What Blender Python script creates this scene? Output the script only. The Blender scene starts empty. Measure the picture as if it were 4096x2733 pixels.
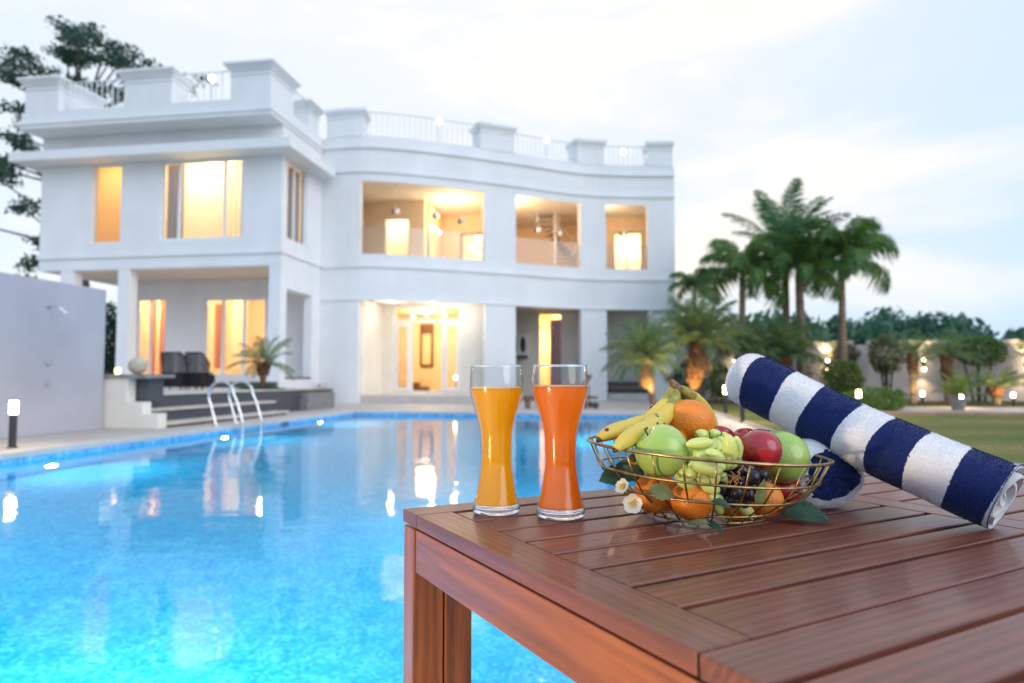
import bpy, math, random
import numpy as np
from mathutils import Matrix, Vector, Euler

random.seed(7)
rng = np.random.default_rng(7)
scene = bpy.context.scene
COL = scene.collection
R = math.radians
PI = math.pi

# ------------------------------------------------------------------ camera
CAM_H = 0.93
cam_data = bpy.data.cameras.new("camera")
cam = bpy.data.objects.new("camera", cam_data)
COL.objects.link(cam)
cam.location = (0, 0, CAM_H)
cam.rotation_euler = (R(90 + 3.07), 0, R(8.8))
cam_data.sensor_width = 36
cam_data.lens = 24.0
cam_data.clip_start = 0.02
cam_data.clip_end = 3000
cam_data.dof.use_dof = True
cam_data.dof.focus_distance = 0.93
cam_data.dof.aperture_fstop = 4.4
scene.camera = cam

# ------------------------------------------------------------------ sky, sun, exposure
SUN_ELEV, SUN_AZ = R(26.0), R(122.0)          # veiled sun to the right of the pool; azimuth from +Y towards +X
GLOW_AZ, GLOW_EL = R(-16.0), R(34.0)         # where the high cloud is brightest
EXPOSURE = 0.78
SKY_STRENGTH = 0.1
world = bpy.data.worlds.new("World")
scene.world = world
world.use_nodes = True
wn, wl = world.node_tree.nodes, world.node_tree.links
wn.clear()
out = wn.new("ShaderNodeOutputWorld")
bg = wn.new("ShaderNodeBackground")
sky = wn.new("ShaderNodeTexSky")
sky.sky_type = 'NISHITA'
sky.sun_disc = False
sky.sun_elevation = SUN_ELEV
sky.sun_rotation = SUN_AZ
sky.altitude = 20
sky.air_density = 1.0
sky.dust_density = 1.5
sky.ozone_density = 1.6
tc = wn.new("ShaderNodeTexCoord")
mp = wn.new("ShaderNodeMapping")
mp.inputs["Scale"].default_value = (1.0, 1.0, 3.4)
mp.inputs["Rotation"].default_value = (0.0, 0.12, 0.5)
wl.new(tc.outputs["Generated"], mp.inputs["Vector"])
n1 = wn.new("ShaderNodeTexNoise")
n1.inputs["Scale"].default_value = 1.9
n1.inputs["Detail"].default_value = 6
n1.inputs["Roughness"].default_value = 0.52
n1.inputs["Distortion"].default_value = 0.4
wl.new(mp.outputs["Vector"], n1.inputs["Vector"])
rmp = wn.new("ShaderNodeValToRGB")
rmp.color_ramp.elements[0].position = 0.44
rmp.color_ramp.elements[0].color = (0, 0, 0, 1)
rmp.color_ramp.elements[1].position = 0.64
rmp.color_ramp.elements[1].color = (1, 1, 1, 1)
rmp.color_ramp.interpolation = 'EASE'
wl.new(n1.outputs["Fac"], rmp.inputs["Fac"])
# thin high overcast everywhere, thicker warm-white cloud where the noise is dense
dot = wn.new("ShaderNodeVectorMath"); dot.operation = 'DOT_PRODUCT'
dot.inputs[1].default_value = (math.sin(GLOW_AZ) * math.cos(GLOW_EL), math.cos(GLOW_AZ) * math.cos(GLOW_EL), math.sin(GLOW_EL))
wl.new(tc.outputs["Generated"], dot.inputs[0])
sunward = wn.new("ShaderNodeMapRange")
sunward.inputs["From Min"].default_value = 0.50
sunward.inputs["From Max"].default_value = 1.0
wl.new(dot.outputs["Value"], sunward.inputs["Value"])
veil = wn.new("ShaderNodeMixRGB")
veil.inputs[1].default_value = (3.2, 4.8, 7.0, 1)
veil.inputs[2].default_value = (5.85, 6.05, 6.25, 1)
wl.new(sunward.outputs["Result"], veil.inputs[0])
skyveil = wn.new("ShaderNodeMixRGB")
skyveil.inputs[0].default_value = 0.90
wl.new(sky.outputs["Color"], skyveil.inputs[1])
wl.new(veil.outputs["Color"], skyveil.inputs[2])
cloud = wn.new("ShaderNodeMixRGB")
cloud.inputs[2].default_value = (6.9, 6.3, 5.5, 1)
cmul = wn.new("ShaderNodeMath"); cmul.operation = 'MULTIPLY'
csun = wn.new("ShaderNodeMapRange")
csun.inputs["To Min"].default_value = 0.25
csun.inputs["To Max"].default_value = 0.95
wl.new(sunward.outputs["Result"], csun.inputs["Value"])
wl.new(rmp.outputs["Color"], cmul.inputs[0])
wl.new(csun.outputs["Result"], cmul.inputs[1])
wl.new(cmul.outputs["Value"], cloud.inputs[0])
wl.new(skyveil.outputs["Color"], cloud.inputs[1])
wl.new(cloud.outputs["Color"], bg.inputs["Color"])
bg.inputs["Strength"].default_value = SKY_STRENGTH
wl.new(bg.outputs["Background"], out.inputs["Surface"])

sun_data = bpy.data.lights.new("sun", 'SUN')
sun_data.energy = 0.85
sun_data.angle = R(50)
sun_data.color = (1.0, 0.95, 0.90)
sun = bpy.data.objects.new("sun", sun_data)
COL.objects.link(sun)
sdir = Vector((math.sin(SUN_AZ) * math.cos(SUN_ELEV), math.cos(SUN_AZ) * math.cos(SUN_ELEV), math.sin(SUN_ELEV)))
sun.rotation_euler = sdir.to_track_quat('Z', 'Y').to_euler()

vs = scene.view_settings
vs.view_transform = 'Standard'
vs.look = 'None'
vs.exposure = EXPOSURE
vs.gamma = 1.0
vs.use_curve_mapping = False
cy = scene.cycles
cy.use_denoising = True
cy.max_bounces = 10
cy.diffuse_bounces = 4
cy.glossy_bounces = 4
cy.transmission_bounces = 8
cy.transparent_max_bounces = 16
cy.sample_clamp_indirect = 4.0
cy.caustics_reflective = False

# ------------------------------------------------------------------ helpers
class MB:
    """collects shapes and links them as ONE mesh object"""
    def __init__(self):
        self.v, self.f, self.m, self.attr = [], [], [], None
        self.cur = 0
    def face(self, *idx):
        self.f.append(idx); self.m.append(self.cur)
    def poly(self, pts):
        n = len(self.v); self.v += [tuple(p) for p in pts]
        self.face(*range(n, n + len(pts)))
    def box(self, a, b, M=None):
        x0, y0, z0 = a; x1, y1, z1 = b
        n = len(self.v)
        pts = [(x0, y0, z0), (x1, y0, z0), (x1, y1, z0), (x0, y1, z0), (x0, y0, z1), (x1, y0, z1), (x1, y1, z1), (x0, y1, z1)]
        if M is not None: pts = [tuple(M @ Vector(p)) for p in pts]
        self.v += pts
        for q in ((0, 3, 2, 1), (4, 5, 6, 7), (0, 1, 5, 4), (1, 2, 6, 5), (2, 3, 7, 6), (3, 0, 4, 7)):
            self.face(*[n + i for i in q])
        return self
    def tube(self, pts, r, n=8, cap=True):
        pts = [Vector(p) for p in pts]
        rs = r if isinstance(r, (list, tuple, np.ndarray)) else [r] * len(pts)
        base = len(self.v); up = None
        for i, p in enumerate(pts):
            t = (pts[min(i + 1, len(pts) - 1)] - pts[max(i - 1, 0)]).normalized()
            if up is None:
                a = Vector((0, 0, 1)) if abs(t.z) < 0.9 else Vector((1, 0, 0))
                up = (a - t * a.dot(t)).normalized()
            else:
                up = (up - t * up.dot(t)).normalized()
            s = t.cross(up)
            for k in range(n):
                a = 2 * PI * k / n
                self.v.append(tuple(p + (up * math.cos(a) + s * math.sin(a)) * rs[i]))
        for i in range(len(pts) - 1):
            for k in range(n):
                a, b = base + i * n + k, base + i * n + (k + 1) % n
                self.face(a, b, b + n, a + n)
        if cap:
            self.face(*[base + k for k in range(n)][::-1])
            self.face(*[base + (len(pts) - 1) * n + k for k in range(n)])
        return self
    def ring(self, c, rad, r, n=48, m=8, zf=None):
        base = len(self.v)
        for i in range(n):
            a = 2 * PI * i / n
            d = Vector((math.cos(a), math.sin(a), 0))
            p = Vector(c) + d * rad
            if zf: p.z += zf(d.x * rad, d.y * rad)
            for k in range(m):
                b = 2 * PI * k / m
                self.v.append(tuple(p + d * (r * math.cos(b)) + Vector((0, 0, r * math.sin(b)))))
        for i in range(n):
            for k in range(m):
                j = (i + 1) % n; l = (k + 1) % m
                self.face(base + i * m + k, base + j * m + k, base + j * m + l, base + i * m + l)
        return self
    def lathe(self, prof, n=32, c=(0, 0, 0), cap0=False, cap1=False):
        base = len(self.v)
        for (r, z) in prof:
            for k in range(n):
                a = 2 * PI * k / n
                self.v.append((c[0] + r * math.cos(a), c[1] + r * math.sin(a), c[2] + z))
        for i in range(len(prof) - 1):
            for k in range(n):
                a, b = base + i * n + k, base + i * n + (k + 1) % n
                self.face(a, b, b + n, a + n)
        if cap0: self.face(*[base + k for k in range(n)][::-1])
        if cap1: self.face(*[base + (len(prof) - 1) * n + k for k in range(n)])
        return self
    def ball(self, c, rx, ry=None, rz=None, n=16, m=10, M=None, warp=None):
        ry = ry or rx; rz = rz or rx
        base = len(self.v); c = Vector(c)
        for i in range(m + 1):
            t = PI * i / m
            for k in range(n):
                a = 2 * PI * k / n
                d = Vector((math.sin(t) * math.cos(a), math.sin(t) * math.sin(a), math.cos(t)))
                s = warp(d) if warp else 1.0
                p = Vector((d.x * rx, d.y * ry, d.z * rz)) * s
                if M is not None: p = M @ p
                self.v.append(tuple(c + p))
        for i in range(m):
            for k in range(n):
                a, b = base + i * n + k, base + i * n + (k + 1) % n
                self.face(a, a + n, b + n, b)
        return self
    def prism(self, poly, z0, z1):
        n = len(self.v); k = len(poly)
        self.v += [(p[0], p[1], z0) for p in poly] + [(p[0], p[1], z1) for p in poly]
        self.face(*[n + i for i in range(k)][::-1]); self.face(*[n + k + i for i in range(k)])
        for i in range(k):
            j = (i + 1) % k
            self.face(n + i, n + j, n + k + j, n + k + i)
        return self
    def build(self, name, mat, parent=None, smooth=False, bevel=0.0, kind=None, auto=False, attr=None):
        me = bpy.data.meshes.new(name)
        me.from_pydata(self.v, [], self.f)
        mats = mat if isinstance(mat, (list, tuple)) else [mat]
        for q in mats: me.materials.append(q)
        if len(mats) > 1: me.polygons.foreach_set("material_index", self.m)
        if smooth: me.polygons.foreach_set("use_smooth", [True] * len(me.polygons))
        if attr is not None:
            at = me.attributes.new("axis", 'FLOAT', 'POINT'); at.data.foreach_set("value", np.asarray(attr, dtype=np.float32))
        me.update()
        return link(name, me, parent, bevel, kind)

def link(name, me, parent=None, bevel=0.0, kind=None, M=None):
    o = bpy.data.objects.new(name, me)
    COL.objects.link(o)
    if parent is not None: adopt(o, parent)
    if M is not None: o.matrix_basis = M
    if bevel:
        md = o.modifiers.new("bevel", 'BEVEL'); md.width = bevel; md.segments = 2; md.limit_method = 'ANGLE'
    if kind: o["kind"] = kind
    return o

def adopt(o, parent):
    o.parent = parent
    if parent.type == 'EMPTY':
        o.matrix_parent_inverse = Matrix.Translation(-Vector(parent.location))

def tag(o, label, cat, group=None):
    o["label"] = label; o["category"] = cat
    if group: o["group"] = group
    return o

def thing(name, label, cat, loc=(0, 0, 0), group=None):
    o = bpy.data.objects.new(name, None)
    o.empty_display_size = 0.1
    COL.objects.link(o); o.location = loc
    return tag(o, label, cat, group)

def copy_tree(src, parent=None):
    c = src.copy(); COL.objects.link(c)
    if parent is not None:
        c.parent = parent; c.matrix_parent_inverse = src.matrix_parent_inverse.copy()
    for ch in [o for o in scene.objects if o.parent == src]: copy_tree(ch, c)
    return c

def children(o): return [c for c in scene.objects if c.parent == o]

def rigid(M, pts): return [tuple(M @ Vector(p)) for p in pts]

# ------------------------------------------------------------------ materials
class NT:
    def __init__(self, name):
        self.mat = bpy.data.materials.new(name); self.mat.use_nodes = True
        self.n, self.l = self.mat.node_tree.nodes, self.mat.node_tree.links
        self.n.clear()
        self.out = self.n.new("ShaderNodeOutputMaterial")
    def new(self, t, **k):
        nd = self.n.new(t)
        for a, b in k.items():
            if a.startswith("i_"):
                key = a[2:].replace("_", " ")
                nd.inputs[int(key) if key.isdigit() else key].default_value = b
            else: setattr(nd, a, b)
        return nd
    def to(self, a, b): self.l.new(a, b)
    def surf(self, s): self.l.new(s, self.out.inputs["Surface"]); return self.mat

def pbr(name, col, rough=0.6, metal=0.0, var=0.12, scale=6.0, bump=0.0, bscale=40.0, coat=0.0, sss=0.0, sssr=(1, .4, .1), col2=None, spec=0.5, trans=0.0, coord="Object", detail=4, sheen=0.0, stretch=None, lo=0.35, hi=0.65):
    t = NT(name)
    b = t.new("ShaderNodeBsdfPrincipled", i_Roughness=rough, i_Metallic=metal)
    b.inputs["Specular IOR Level"].default_value = spec
    b.inputs["Coat Weight"].default_value = coat
    b.inputs["Coat Roughness"].default_value = 0.06
    b.inputs["Transmission Weight"].default_value = trans
    b.inputs["Sheen Weight"].default_value = sheen
    if sss:
        b.inputs["Subsurface Weight"].default_value = sss
        b.inputs["Subsurface Radius"].default_value = sssr
        b.inputs["Subsurface Scale"].default_value = 0.012
    tcn = t.new("ShaderNodeTexCoord")
    src = tcn.outputs[coord]
    if stretch:
        m = t.new("ShaderNodeMapping"); m.inputs["Scale"].default_value = stretch
        t.to(src, m.inputs["Vector"]); src = m.outputs["Vector"]
    nz = t.new("ShaderNodeTexNoise", i_Scale=scale, i_Detail=detail)
    t.to(src, nz.inputs["Vector"])
    rp = t.new("ShaderNodeValToRGB")
    c2 = col2 or tuple(max(0, c * (1 - var)) for c in col)
    c1 = col if col2 else tuple(min(1, c * (1 + var * 0.6)) for c in col)
    rp.color_ramp.elements[0].position = lo; rp.color_ramp.elements[0].color = (*c2, 1)
    rp.color_ramp.elements[1].position = hi; rp.color_ramp.elements[1].color = (*c1, 1)
    t.to(nz.outputs["Fac"], rp.inputs["Fac"]); t.to(rp.outputs["Color"], b.inputs["Base Color"])
    if bump:
        n2 = t.new("ShaderNodeTexNoise", i_Scale=bscale, i_Detail=3)
        t.to(src, n2.inputs["Vector"])
        bp = t.new("ShaderNodeBump", i_Distance=bump, i_Strength=0.6)
        t.to(n2.outputs["Fac"], bp.inputs["Height"]); t.to(bp.outputs["Normal"], b.inputs["Normal"])
    return t.surf(b.outputs["BSDF"])

def glow(name, col, strength):
    t = NT(name)
    e = t.new("ShaderNodeEmission", i_Strength=strength); e.inputs["Color"].default_value = (*col, 1)
    return t.surf(e.outputs["Emission"])

def thin_glass(name, tint=(0.97, 0.98, 0.98), ior=1.45, rough=0.0, haze=0.0):
    t = NT(name)
    tr = t.new("ShaderNodeBsdfTransparent"); tr.inputs["Color"].default_value = (*tint, 1)
    gl = t.new("ShaderNodeBsdfGlossy", i_Roughness=rough)
    lw = t.new("ShaderNodeLayerWeight", i_Blend=.5)
    pw_ = t.new("ShaderNodeMath", operation='POWER', i_1=4.0); t.to(lw.outputs["Facing"], pw_.inputs[0])
    fr = t.new("ShaderNodeMath", operation='MULTIPLY_ADD', i_1=.85, i_2=.045); t.to(pw_.outputs[0], fr.inputs[0])
    mx = t.new("ShaderNodeMixShader")
    t.to(fr.outputs[0], mx.inputs[0]); t.to(tr.outputs[0], mx.inputs[1]); t.to(gl.outputs[0], mx.inputs[2])
    if haze:
        df = t.new("ShaderNodeBsdfDiffuse"); df.inputs["Color"].default_value = (.8, .82, .85, 1)
        m2 = t.new("ShaderNodeMixShader", i_0=haze)
        t.to(mx.outputs[0], m2.inputs[1]); t.to(df.outputs[0], m2.inputs[2])
        return t.surf(m2.outputs[0])
    return t.surf(mx.outputs[0])

def leafmat(name, col, col2, trans=0.35, rough=0.5, scale=3.0, coord="Object"):
    t = NT(name)
    tcn = t.new("ShaderNodeTexCoord")
    nz = t.new("ShaderNodeTexNoise", i_Scale=scale, i_Detail=3)
    t.to(tcn.outputs[coord], nz.inputs["Vector"])
    rp = t.new("ShaderNodeValToRGB")
    rp.color_ramp.elements[0].position = 0.35; rp.color_ramp.elements[0].color = (*col, 1)
    rp.color_ramp.elements[1].position = 0.68; rp.color_ramp.elements[1].color = (*col2, 1)
    t.to(nz.outputs["Fac"], rp.inputs["Fac"])
    b = t.new("ShaderNodeBsdfPrincipled", i_Roughness=rough)
    t.to(rp.outputs["Color"], b.inputs["Base Color"])
    tl = t.new("ShaderNodeBsdfTranslucent"); t.to(rp.outputs["Color"], tl.inputs["Color"])
    mx = t.new("ShaderNodeMixShader", i_0=trans)
    t.to(b.outputs[0], mx.inputs[1]); t.to(tl.outputs[0], mx.inputs[2])
    return t.surf(mx.outputs[0])

def curtain_mat(name, col, trans=0.75):
    t = NT(name)
    d = t.new("ShaderNodeBsdfDiffuse"); d.inputs["Color"].default_value = (*col, 1)
    tl = t.new("ShaderNodeBsdfTranslucent"); tl.inputs["Color"].default_value = (*col, 1)
    mx = t.new("ShaderNodeMixShader", i_0=trans)
    t.to(d.outputs[0], mx.inputs[1]); t.to(tl.outputs[0], mx.inputs[2])
    return t.surf(mx.outputs[0])

def wood(name, dark, light, rough=0.34, coat=0.25, gs=1.0, ring=.26, fw_=.34):
    """timber with the grain along local X, a new cut for every board"""
    t = NT(name)
    tcn = t.new("ShaderNodeTexCoord"); oi = t.new("ShaderNodeObjectInfo")
    off = t.new("ShaderNodeVectorMath", operation='MULTIPLY_ADD')
    comb = t.new("ShaderNodeCombineXYZ")
    for k in range(3): t.to(oi.outputs["Random"], comb.inputs[k])
    off.inputs[1].default_value = (31.7, 17.3, 9.1)
    t.to(comb.outputs[0], off.inputs[0]); t.to(tcn.outputs["Object"], off.inputs[2])
    m = t.new("ShaderNodeMapping"); m.inputs["Scale"].default_value = (2.6 * gs, 30 * gs, 30 * gs)
    t.to(off.outputs[0], m.inputs["Vector"])
    nz = t.new("ShaderNodeTexNoise", i_Scale=1.5, i_Detail=5, i_Roughness=0.6, i_Distortion=1.4)
    t.to(m.outputs[0], nz.inputs["Vector"])
    wv = t.new("ShaderNodeTexWave", wave_type='RINGS', i_Scale=1.0, i_Distortion=9.0, i_Detail=2.0)
    wv.inputs["Detail Scale"].default_value = 0.8
    t.to(m.outputs[0], wv.inputs["Vector"])
    m2 = t.new("ShaderNodeMapping"); m2.inputs["Scale"].default_value = (9, 190, 190)
    t.to(off.outputs[0], m2.inputs["Vector"])
    fine = t.new("ShaderNodeTexNoise", i_Scale=1.0, i_Detail=2)
    t.to(m2.outputs[0], fine.inputs["Vector"])
    a = t.new("ShaderNodeMath", operation='MULTIPLY_ADD', i_1=ring); t.to(wv.outputs["Fac"], a.inputs[0])
    c = t.new("ShaderNodeMath", operation='MULTIPLY', i_1=0.62); t.to(nz.outputs["Fac"], c.inputs[0]); t.to(c.outputs[0], a.inputs[2])
    f2 = t.new("ShaderNodeMath", operation='MULTIPLY_ADD', i_1=fw_); t.to(fine.outputs["Fac"], f2.inputs[0]); t.to(a.outputs[0], f2.inputs[2])
    rv = t.new("ShaderNodeMath", operation='MULTIPLY_ADD', i_1=0.16); t.to(oi.outputs["Random"], rv.inputs[0]); t.to(f2.outputs[0], rv.inputs[2])
    rp = t.new("ShaderNodeValToRGB")
    rp.color_ramp.elements[0].position = 0.36; rp.color_ramp.elements[0].color = (*dark, 1)
    rp.color_ramp.elements[1].position = 0.86; rp.color_ramp.elements[1].color = (*light, 1)
    t.to(rv.outputs[0], rp.inputs["Fac"])
    b = t.new("ShaderNodeBsdfPrincipled", i_Roughness=rough)
    b.inputs["Coat Weight"].default_value = coat; b.inputs["Coat Roughness"].default_value = 0.10
    t.to(rp.outputs["Color"], b.inputs["Base Color"])
    rr = t.new("ShaderNodeMapRange"); rr.inputs["To Min"].default_value = rough - 0.1; rr.inputs["To Max"].default_value = rough + 0.16
    t.to(nz.outputs["Fac"], rr.inputs["Value"]); t.to(rr.outputs[0], b.inputs["Roughness"])
    bp = t.new("ShaderNodeBump", i_Distance=0.0004, i_Strength=0.5)
    t.to(fine.outputs["Fac"], bp.inputs["Height"]); t.to(bp.outputs[0], b.inputs["Normal"])
    return t.surf(b.outputs[0])

M = {}
M['plaster'] = pbr("white_plaster", (.80, .80, .81), .85, var=.045, scale=.9, bump=.002, bscale=25, stretch=(1, 1, .8), detail=7)
M['plaster_warm'] = pbr("cream_plaster", (.78, .74, .66), .85, var=.06, scale=1.2)
M['ceiling'] = pbr("ceiling_paint", (.72, .68, .62), .9, var=.05)
M['shower_wall'] = pbr("shower_plaster", (.43, .415, .455), .85, var=.10, scale=.7, bump=.003, bscale=12)
M['garden_wall'] = pbr("garden_wall_render", (.50, .46, .44), .85, var=.12, scale=.8, bump=.003, bscale=12)
M['white_pvc'] = pbr("white_window_frame", (.82, .82, .82), .35, var=.03)
M['iron'] = pbr("white_painted_iron", (.78, .80, .83), .4, var=.04)
M['deck'] = pbr("pale_stone_deck", (.50, .45, .41), .6, var=.10, scale=1.3, bump=.003, bscale=9, detail=6)
M['coping'] = pbr("pale_stone_coping", (.58, .53, .49), .55, var=.08, scale=3, bump=.002, bscale=20)
M['granite'] = pbr("dark_granite", (.075, .078, .09), .5, var=.35, scale=18, bump=.001, bscale=60)
M['grey_stone'] = pbr("grey_stone", (.24, .235, .23), .7, var=.3, scale=8, bump=.004, bscale=14)
M['tread'] = pbr("sandstone_tread", (.60, .54, .48), .65, var=.12, scale=4)
M['cream_stone'] = pbr("cream_stone_ball", (.52, .46, .36), .75, var=.2, scale=9, bump=.004, bscale=30)
M['black_metal'] = pbr("dark_bollard_metal", (.035, .030, .028), .45, var=.2)
M['steel'] = pbr("polished_steel", (.80, .79, .78), .14, metal=1, var=.05)
M['brushed'] = pbr("brushed_steel", (.55, .54, .53), .32, metal=1, var=.12, stretch=(40, 40, 1))
M['brass'] = pbr("aged_gold_wire", (.40, .29, .13), .36, metal=1, var=.35, scale=90, bump=.0003, bscale=400)
M['wicker'] = pbr("dark_wicker", (.026, .022, .026), .8, var=.3, scale=60, spec=.2)
M['granite_tile'] = M['granite']
M['glass'] = thin_glass("window_glass")
M['balustrade_glass'] = thin_glass("balustrade_glass", (.93, .95, .95), 1.5, haze=.008)
def lit_glass(name, col, strength):
    t = NT(name)
    e = t.new("ShaderNodeEmission", i_Strength=strength); e.inputs["Color"].default_value = (*col, 1)
    tr = t.new("ShaderNodeBsdfTransparent"); mx = t.new("ShaderNodeMixShader", i_0=.5)
    t.to(tr.outputs[0], mx.inputs[1]); t.to(e.outputs[0], mx.inputs[2])
    return t.surf(mx.outputs[0])
M['lamp'] = lit_glass("lamp_glass_lit", (1.0, .74, .38), 26)
M['lamp_hot'] = glow("flood_lit", (1.0, .95, .86), 14)
M['lamp_ceiling'] = glow("ceiling_lamp_lit", (1.0, .82, .52), 7)
M['tube_lamp'] = glow("tube_lamp_lit", (1.0, .90, .66), 12)
M['pool_lamp'] = glow("pool_lamp_lit", (1.0, .97, .86), 10)
M['candle'] = glow("amber_lantern_lit", (1.0, .50, .14), 7)
M['curtain_amber'] = curtain_mat("amber_blind", (.90, .62, .27))
M['curtain_cream'] = curtain_mat("cream_blind", (.92, .84, .66))
M['curtain_red'] = curtain_mat("red_curtain", (.62, .27, .15), .5)
M['curtain_brown'] = curtain_mat("brown_curtain", (.16, .06, .04), .05)
M['curtain_grey'] = curtain_mat("grey_curtain", (.34, .30, .32), .25)
M['warm_wall'] = pbr("warm_room_wall", (.80, .66, .46), .9, var=.04)
M['balcony_wall'] = pbr("balcony_wall", (.78, .58, .40), .9, var=.05)
M['stair_grey'] = pbr("stair_metal", (.24, .21, .22), .6)
M['brown_wood'] = pbr("brown_joinery", (.16, .075, .03), .5, var=.25, scale=4)
M['table_wood'] = wood("acacia_boards", (.085, .023, .014), (.225, .060, .031), rough=.42, coat=.22)
M['apron_wood'] = wood("acacia_apron", (.12, .027, .006), (.44, .120, .024), rough=.40, gs=.7, ring=.14, fw_=.32)
M['lounger_wood'] = wood("lounger_teak", (.10, .035, .022), (.20, .075, .045), rough=.5, coat=0)
M['black'] = pbr("black_plastic", (.02, .02, .022), .5)
M['ac_white'] = pbr("ac_casing", (.66, .66, .66), .5)
M['terracotta'] = pbr("garden_soil", (.10, .055, .03), .95, var=.4, scale=5, bump=.02, bscale=14)
M['path_stone'] = pbr("garden_path_stone", (.52, .43, .36), .75, var=.14, scale=1.5)
M['brick_edge'] = pbr("path_kerb", (.40, .24, .16), .8, var=.2, scale=3)
M['trunk'] = pbr("palm_trunk", (.24, .17, .11), .9, var=.45, scale=5, stretch=(1, 1, 6), bump=.02, bscale=7)
M['boot'] = pbr("palm_boot", (.16, .075, .035), .95, var=.5, scale=9, bump=.02, bscale=20)
M['bark'] = pbr("tree_bark", (.09, .07, .055), .95, var=.4, scale=4, bump=.02, bscale=12)
M['frond'] = leafmat("royal_frond", (.085, .20, .065), (.20, .33, .085), .45)
M['frond_date'] = leafmat("date_frond", (.095, .19, .095), (.25, .33, .12), .45)
M['frond_coco'] = leafmat("coconut_frond", (.055, .17, .075), (.11, .27, .10), .45)
M['frond_lime'] = leafmat("young_frond", (.12, .19, .025), (.26, .30, .04), .4)
M['frond_dry'] = leafmat("dry_frond", (.28, .17, .06), (.40, .27, .10), .3)
M['leaf_tree'] = leafmat("canopy_leaf", (.042, .10, .075), (.085, .16, .10), .45, scale=.6)
M['leaf_far'] = leafmat("hazed_far_leaf", (.050, .15, .095), (.10, .23, .13), .4, scale=.22)  # distance haze is tinted into this paler, bluer leaf colour
M['leaf_hedge'] = leafmat("hedge_leaf", (.11, .18, .05), (.22, .31, .085), .4, scale=1.2)
M['leaf_top'] = leafmat("topiary_leaf", (.08, .14, .022), (.18, .24, .045), .4, scale=2.5)
M['leaf_lime'] = leafmat("lime_leaf", (.10, .19, .03), (.20, .31, .055), .35, scale=2.5)
M['leaf_dark'] = leafmat("creeper_leaf", (.11, .13, .065), (.21, .23, .10), .4, scale=1.5)
M['planter_green'] = leafmat("ground_cover_leaf", (.030, .085, .014), (.075, .16, .025), .3, scale=5)

# lawn
t = NT("lawn_grass")
tcn = t.new("ShaderNodeTexCoord")
mpn = t.new("ShaderNodeMapping"); mpn.inputs["Scale"].default_value = (.35, 1.0, 1)
t.to(tcn.outputs["Object"], mpn.inputs["Vector"])
nz = t.new("ShaderNodeTexNoise", i_Scale=.55, i_Detail=5); t.to(mpn.outputs[0], nz.inputs["Vector"])
n2 = t.new("ShaderNodeTexNoise", i_Scale=35, i_Detail=4); t.to(tcn.outputs["Object"], n2.inputs["Vector"])
mm = t.new("ShaderNodeMath", operation='MULTIPLY_ADD', i_1=.35); t.to(n2.outputs["Fac"], mm.inputs[0]); 
m3 = t.new("ShaderNodeMath", operation='MULTIPLY', i_1=.75); t.to(nz.outputs["Fac"], m3.inputs[0]); t.to(m3.outputs[0], mm.inputs[2])
rp = t.new("ShaderNodeValToRGB")
rp.color_ramp.elements[0].position = .42; rp.color_ramp.elements[0].color = (.12, .15, .042, 1)
rp.color_ramp.elements[1].position = .66; rp.color_ramp.elements[1].color = (.27, .235, .085, 1)
t.to(mm.outputs[0], rp.inputs["Fac"])
b = t.new("ShaderNodeBsdfPrincipled", i_Roughness=.95); b.inputs["Specular IOR Level"].default_value = .1
t.to(rp.outputs[0], b.inputs["Base Color"])
bp = t.new("ShaderNodeBump", i_Distance=.03, i_Strength=.7); t.to(n2.outputs["Fac"], bp.inputs["Height"]); t.to(bp.outputs[0], b.inputs["Normal"])
M['lawn'] = t.surf(b.outputs[0])
M['grass_blade'] = leafmat("grass_blade", (.11, .14, .04), (.27, .23, .08), .3, scale=.8)
M['grass_green'] = leafmat("bed_grass", (.05, .10, .02), (.12, .17, .04), .3, scale=.8)

# pool mosaic
def mosaic(name, c0, c1, c2, tile=42.0, wob=0.05, grout=(.25, .55, .80)):
    t = NT(name)
    tcn = t.new("ShaderNodeTexCoord")
    nzw = t.new("ShaderNodeTexNoise", i_Scale=5.0, i_Detail=2); t.to(tcn.outputs["Object"], nzw.inputs["Vector"])
    vm = t.new("ShaderNodeVectorMath", operation='MULTIPLY_ADD'); vm.inputs[1].default_value = (wob, wob, wob)
    t.to(nzw.outputs["Color"], vm.inputs[0]); t.to(tcn.outputs["Object"], vm.inputs[2])
    vo = t.new("ShaderNodeTexVoronoi", distance='CHEBYCHEV', i_Scale=tile, i_Randomness=.15)
    t.to(vm.outputs[0], vo.inputs["Vector"])
    big = t.new("ShaderNodeTexNoise", i_Scale=5.5, i_Detail=4, i_Roughness=.65); t.to(vm.outputs[0], big.inputs["Vector"])
    sep = t.new("ShaderNodeSeparateColor"); t.to(vo.outputs["Color"], sep.inputs[0])
    ad = t.new("ShaderNodeMath", operation='MULTIPLY_ADD', i_1=.42); t.to(sep.outputs[0], ad.inputs[0]); 
    bm = t.new("ShaderNodeMath", operation='MULTIPLY', i_1=.62); t.to(big.outputs["Fac"], bm.inputs[0]); t.to(bm.outputs[0], ad.inputs[2])
    rp = t.new("ShaderNodeValToRGB")
    rp.color_ramp.elements[0].position = .26; rp.color_ramp.elements[0].color = (*c0, 1)
    rp.color_ramp.elements[1].position = .78; rp.color_ramp.elements[1].color = (*c2, 1)
    e = rp.color_ramp.elements.new(.52); e.color = (*c1, 1)
    t.to(ad.outputs[0], rp.inputs["Fac"])
    b = t.new("ShaderNodeBsdfPrincipled", i_Roughness=.6); b.inputs["Specular IOR Level"].default_value = .1
    t.to(rp.outputs[0], b.inputs["Base Color"])
    return t.surf(b.outputs[0])
M['mosaic'] = mosaic("pool_mosaic", (.003, .42, .86), (.012, .58, .95), (.13, .75, .98))
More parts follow.
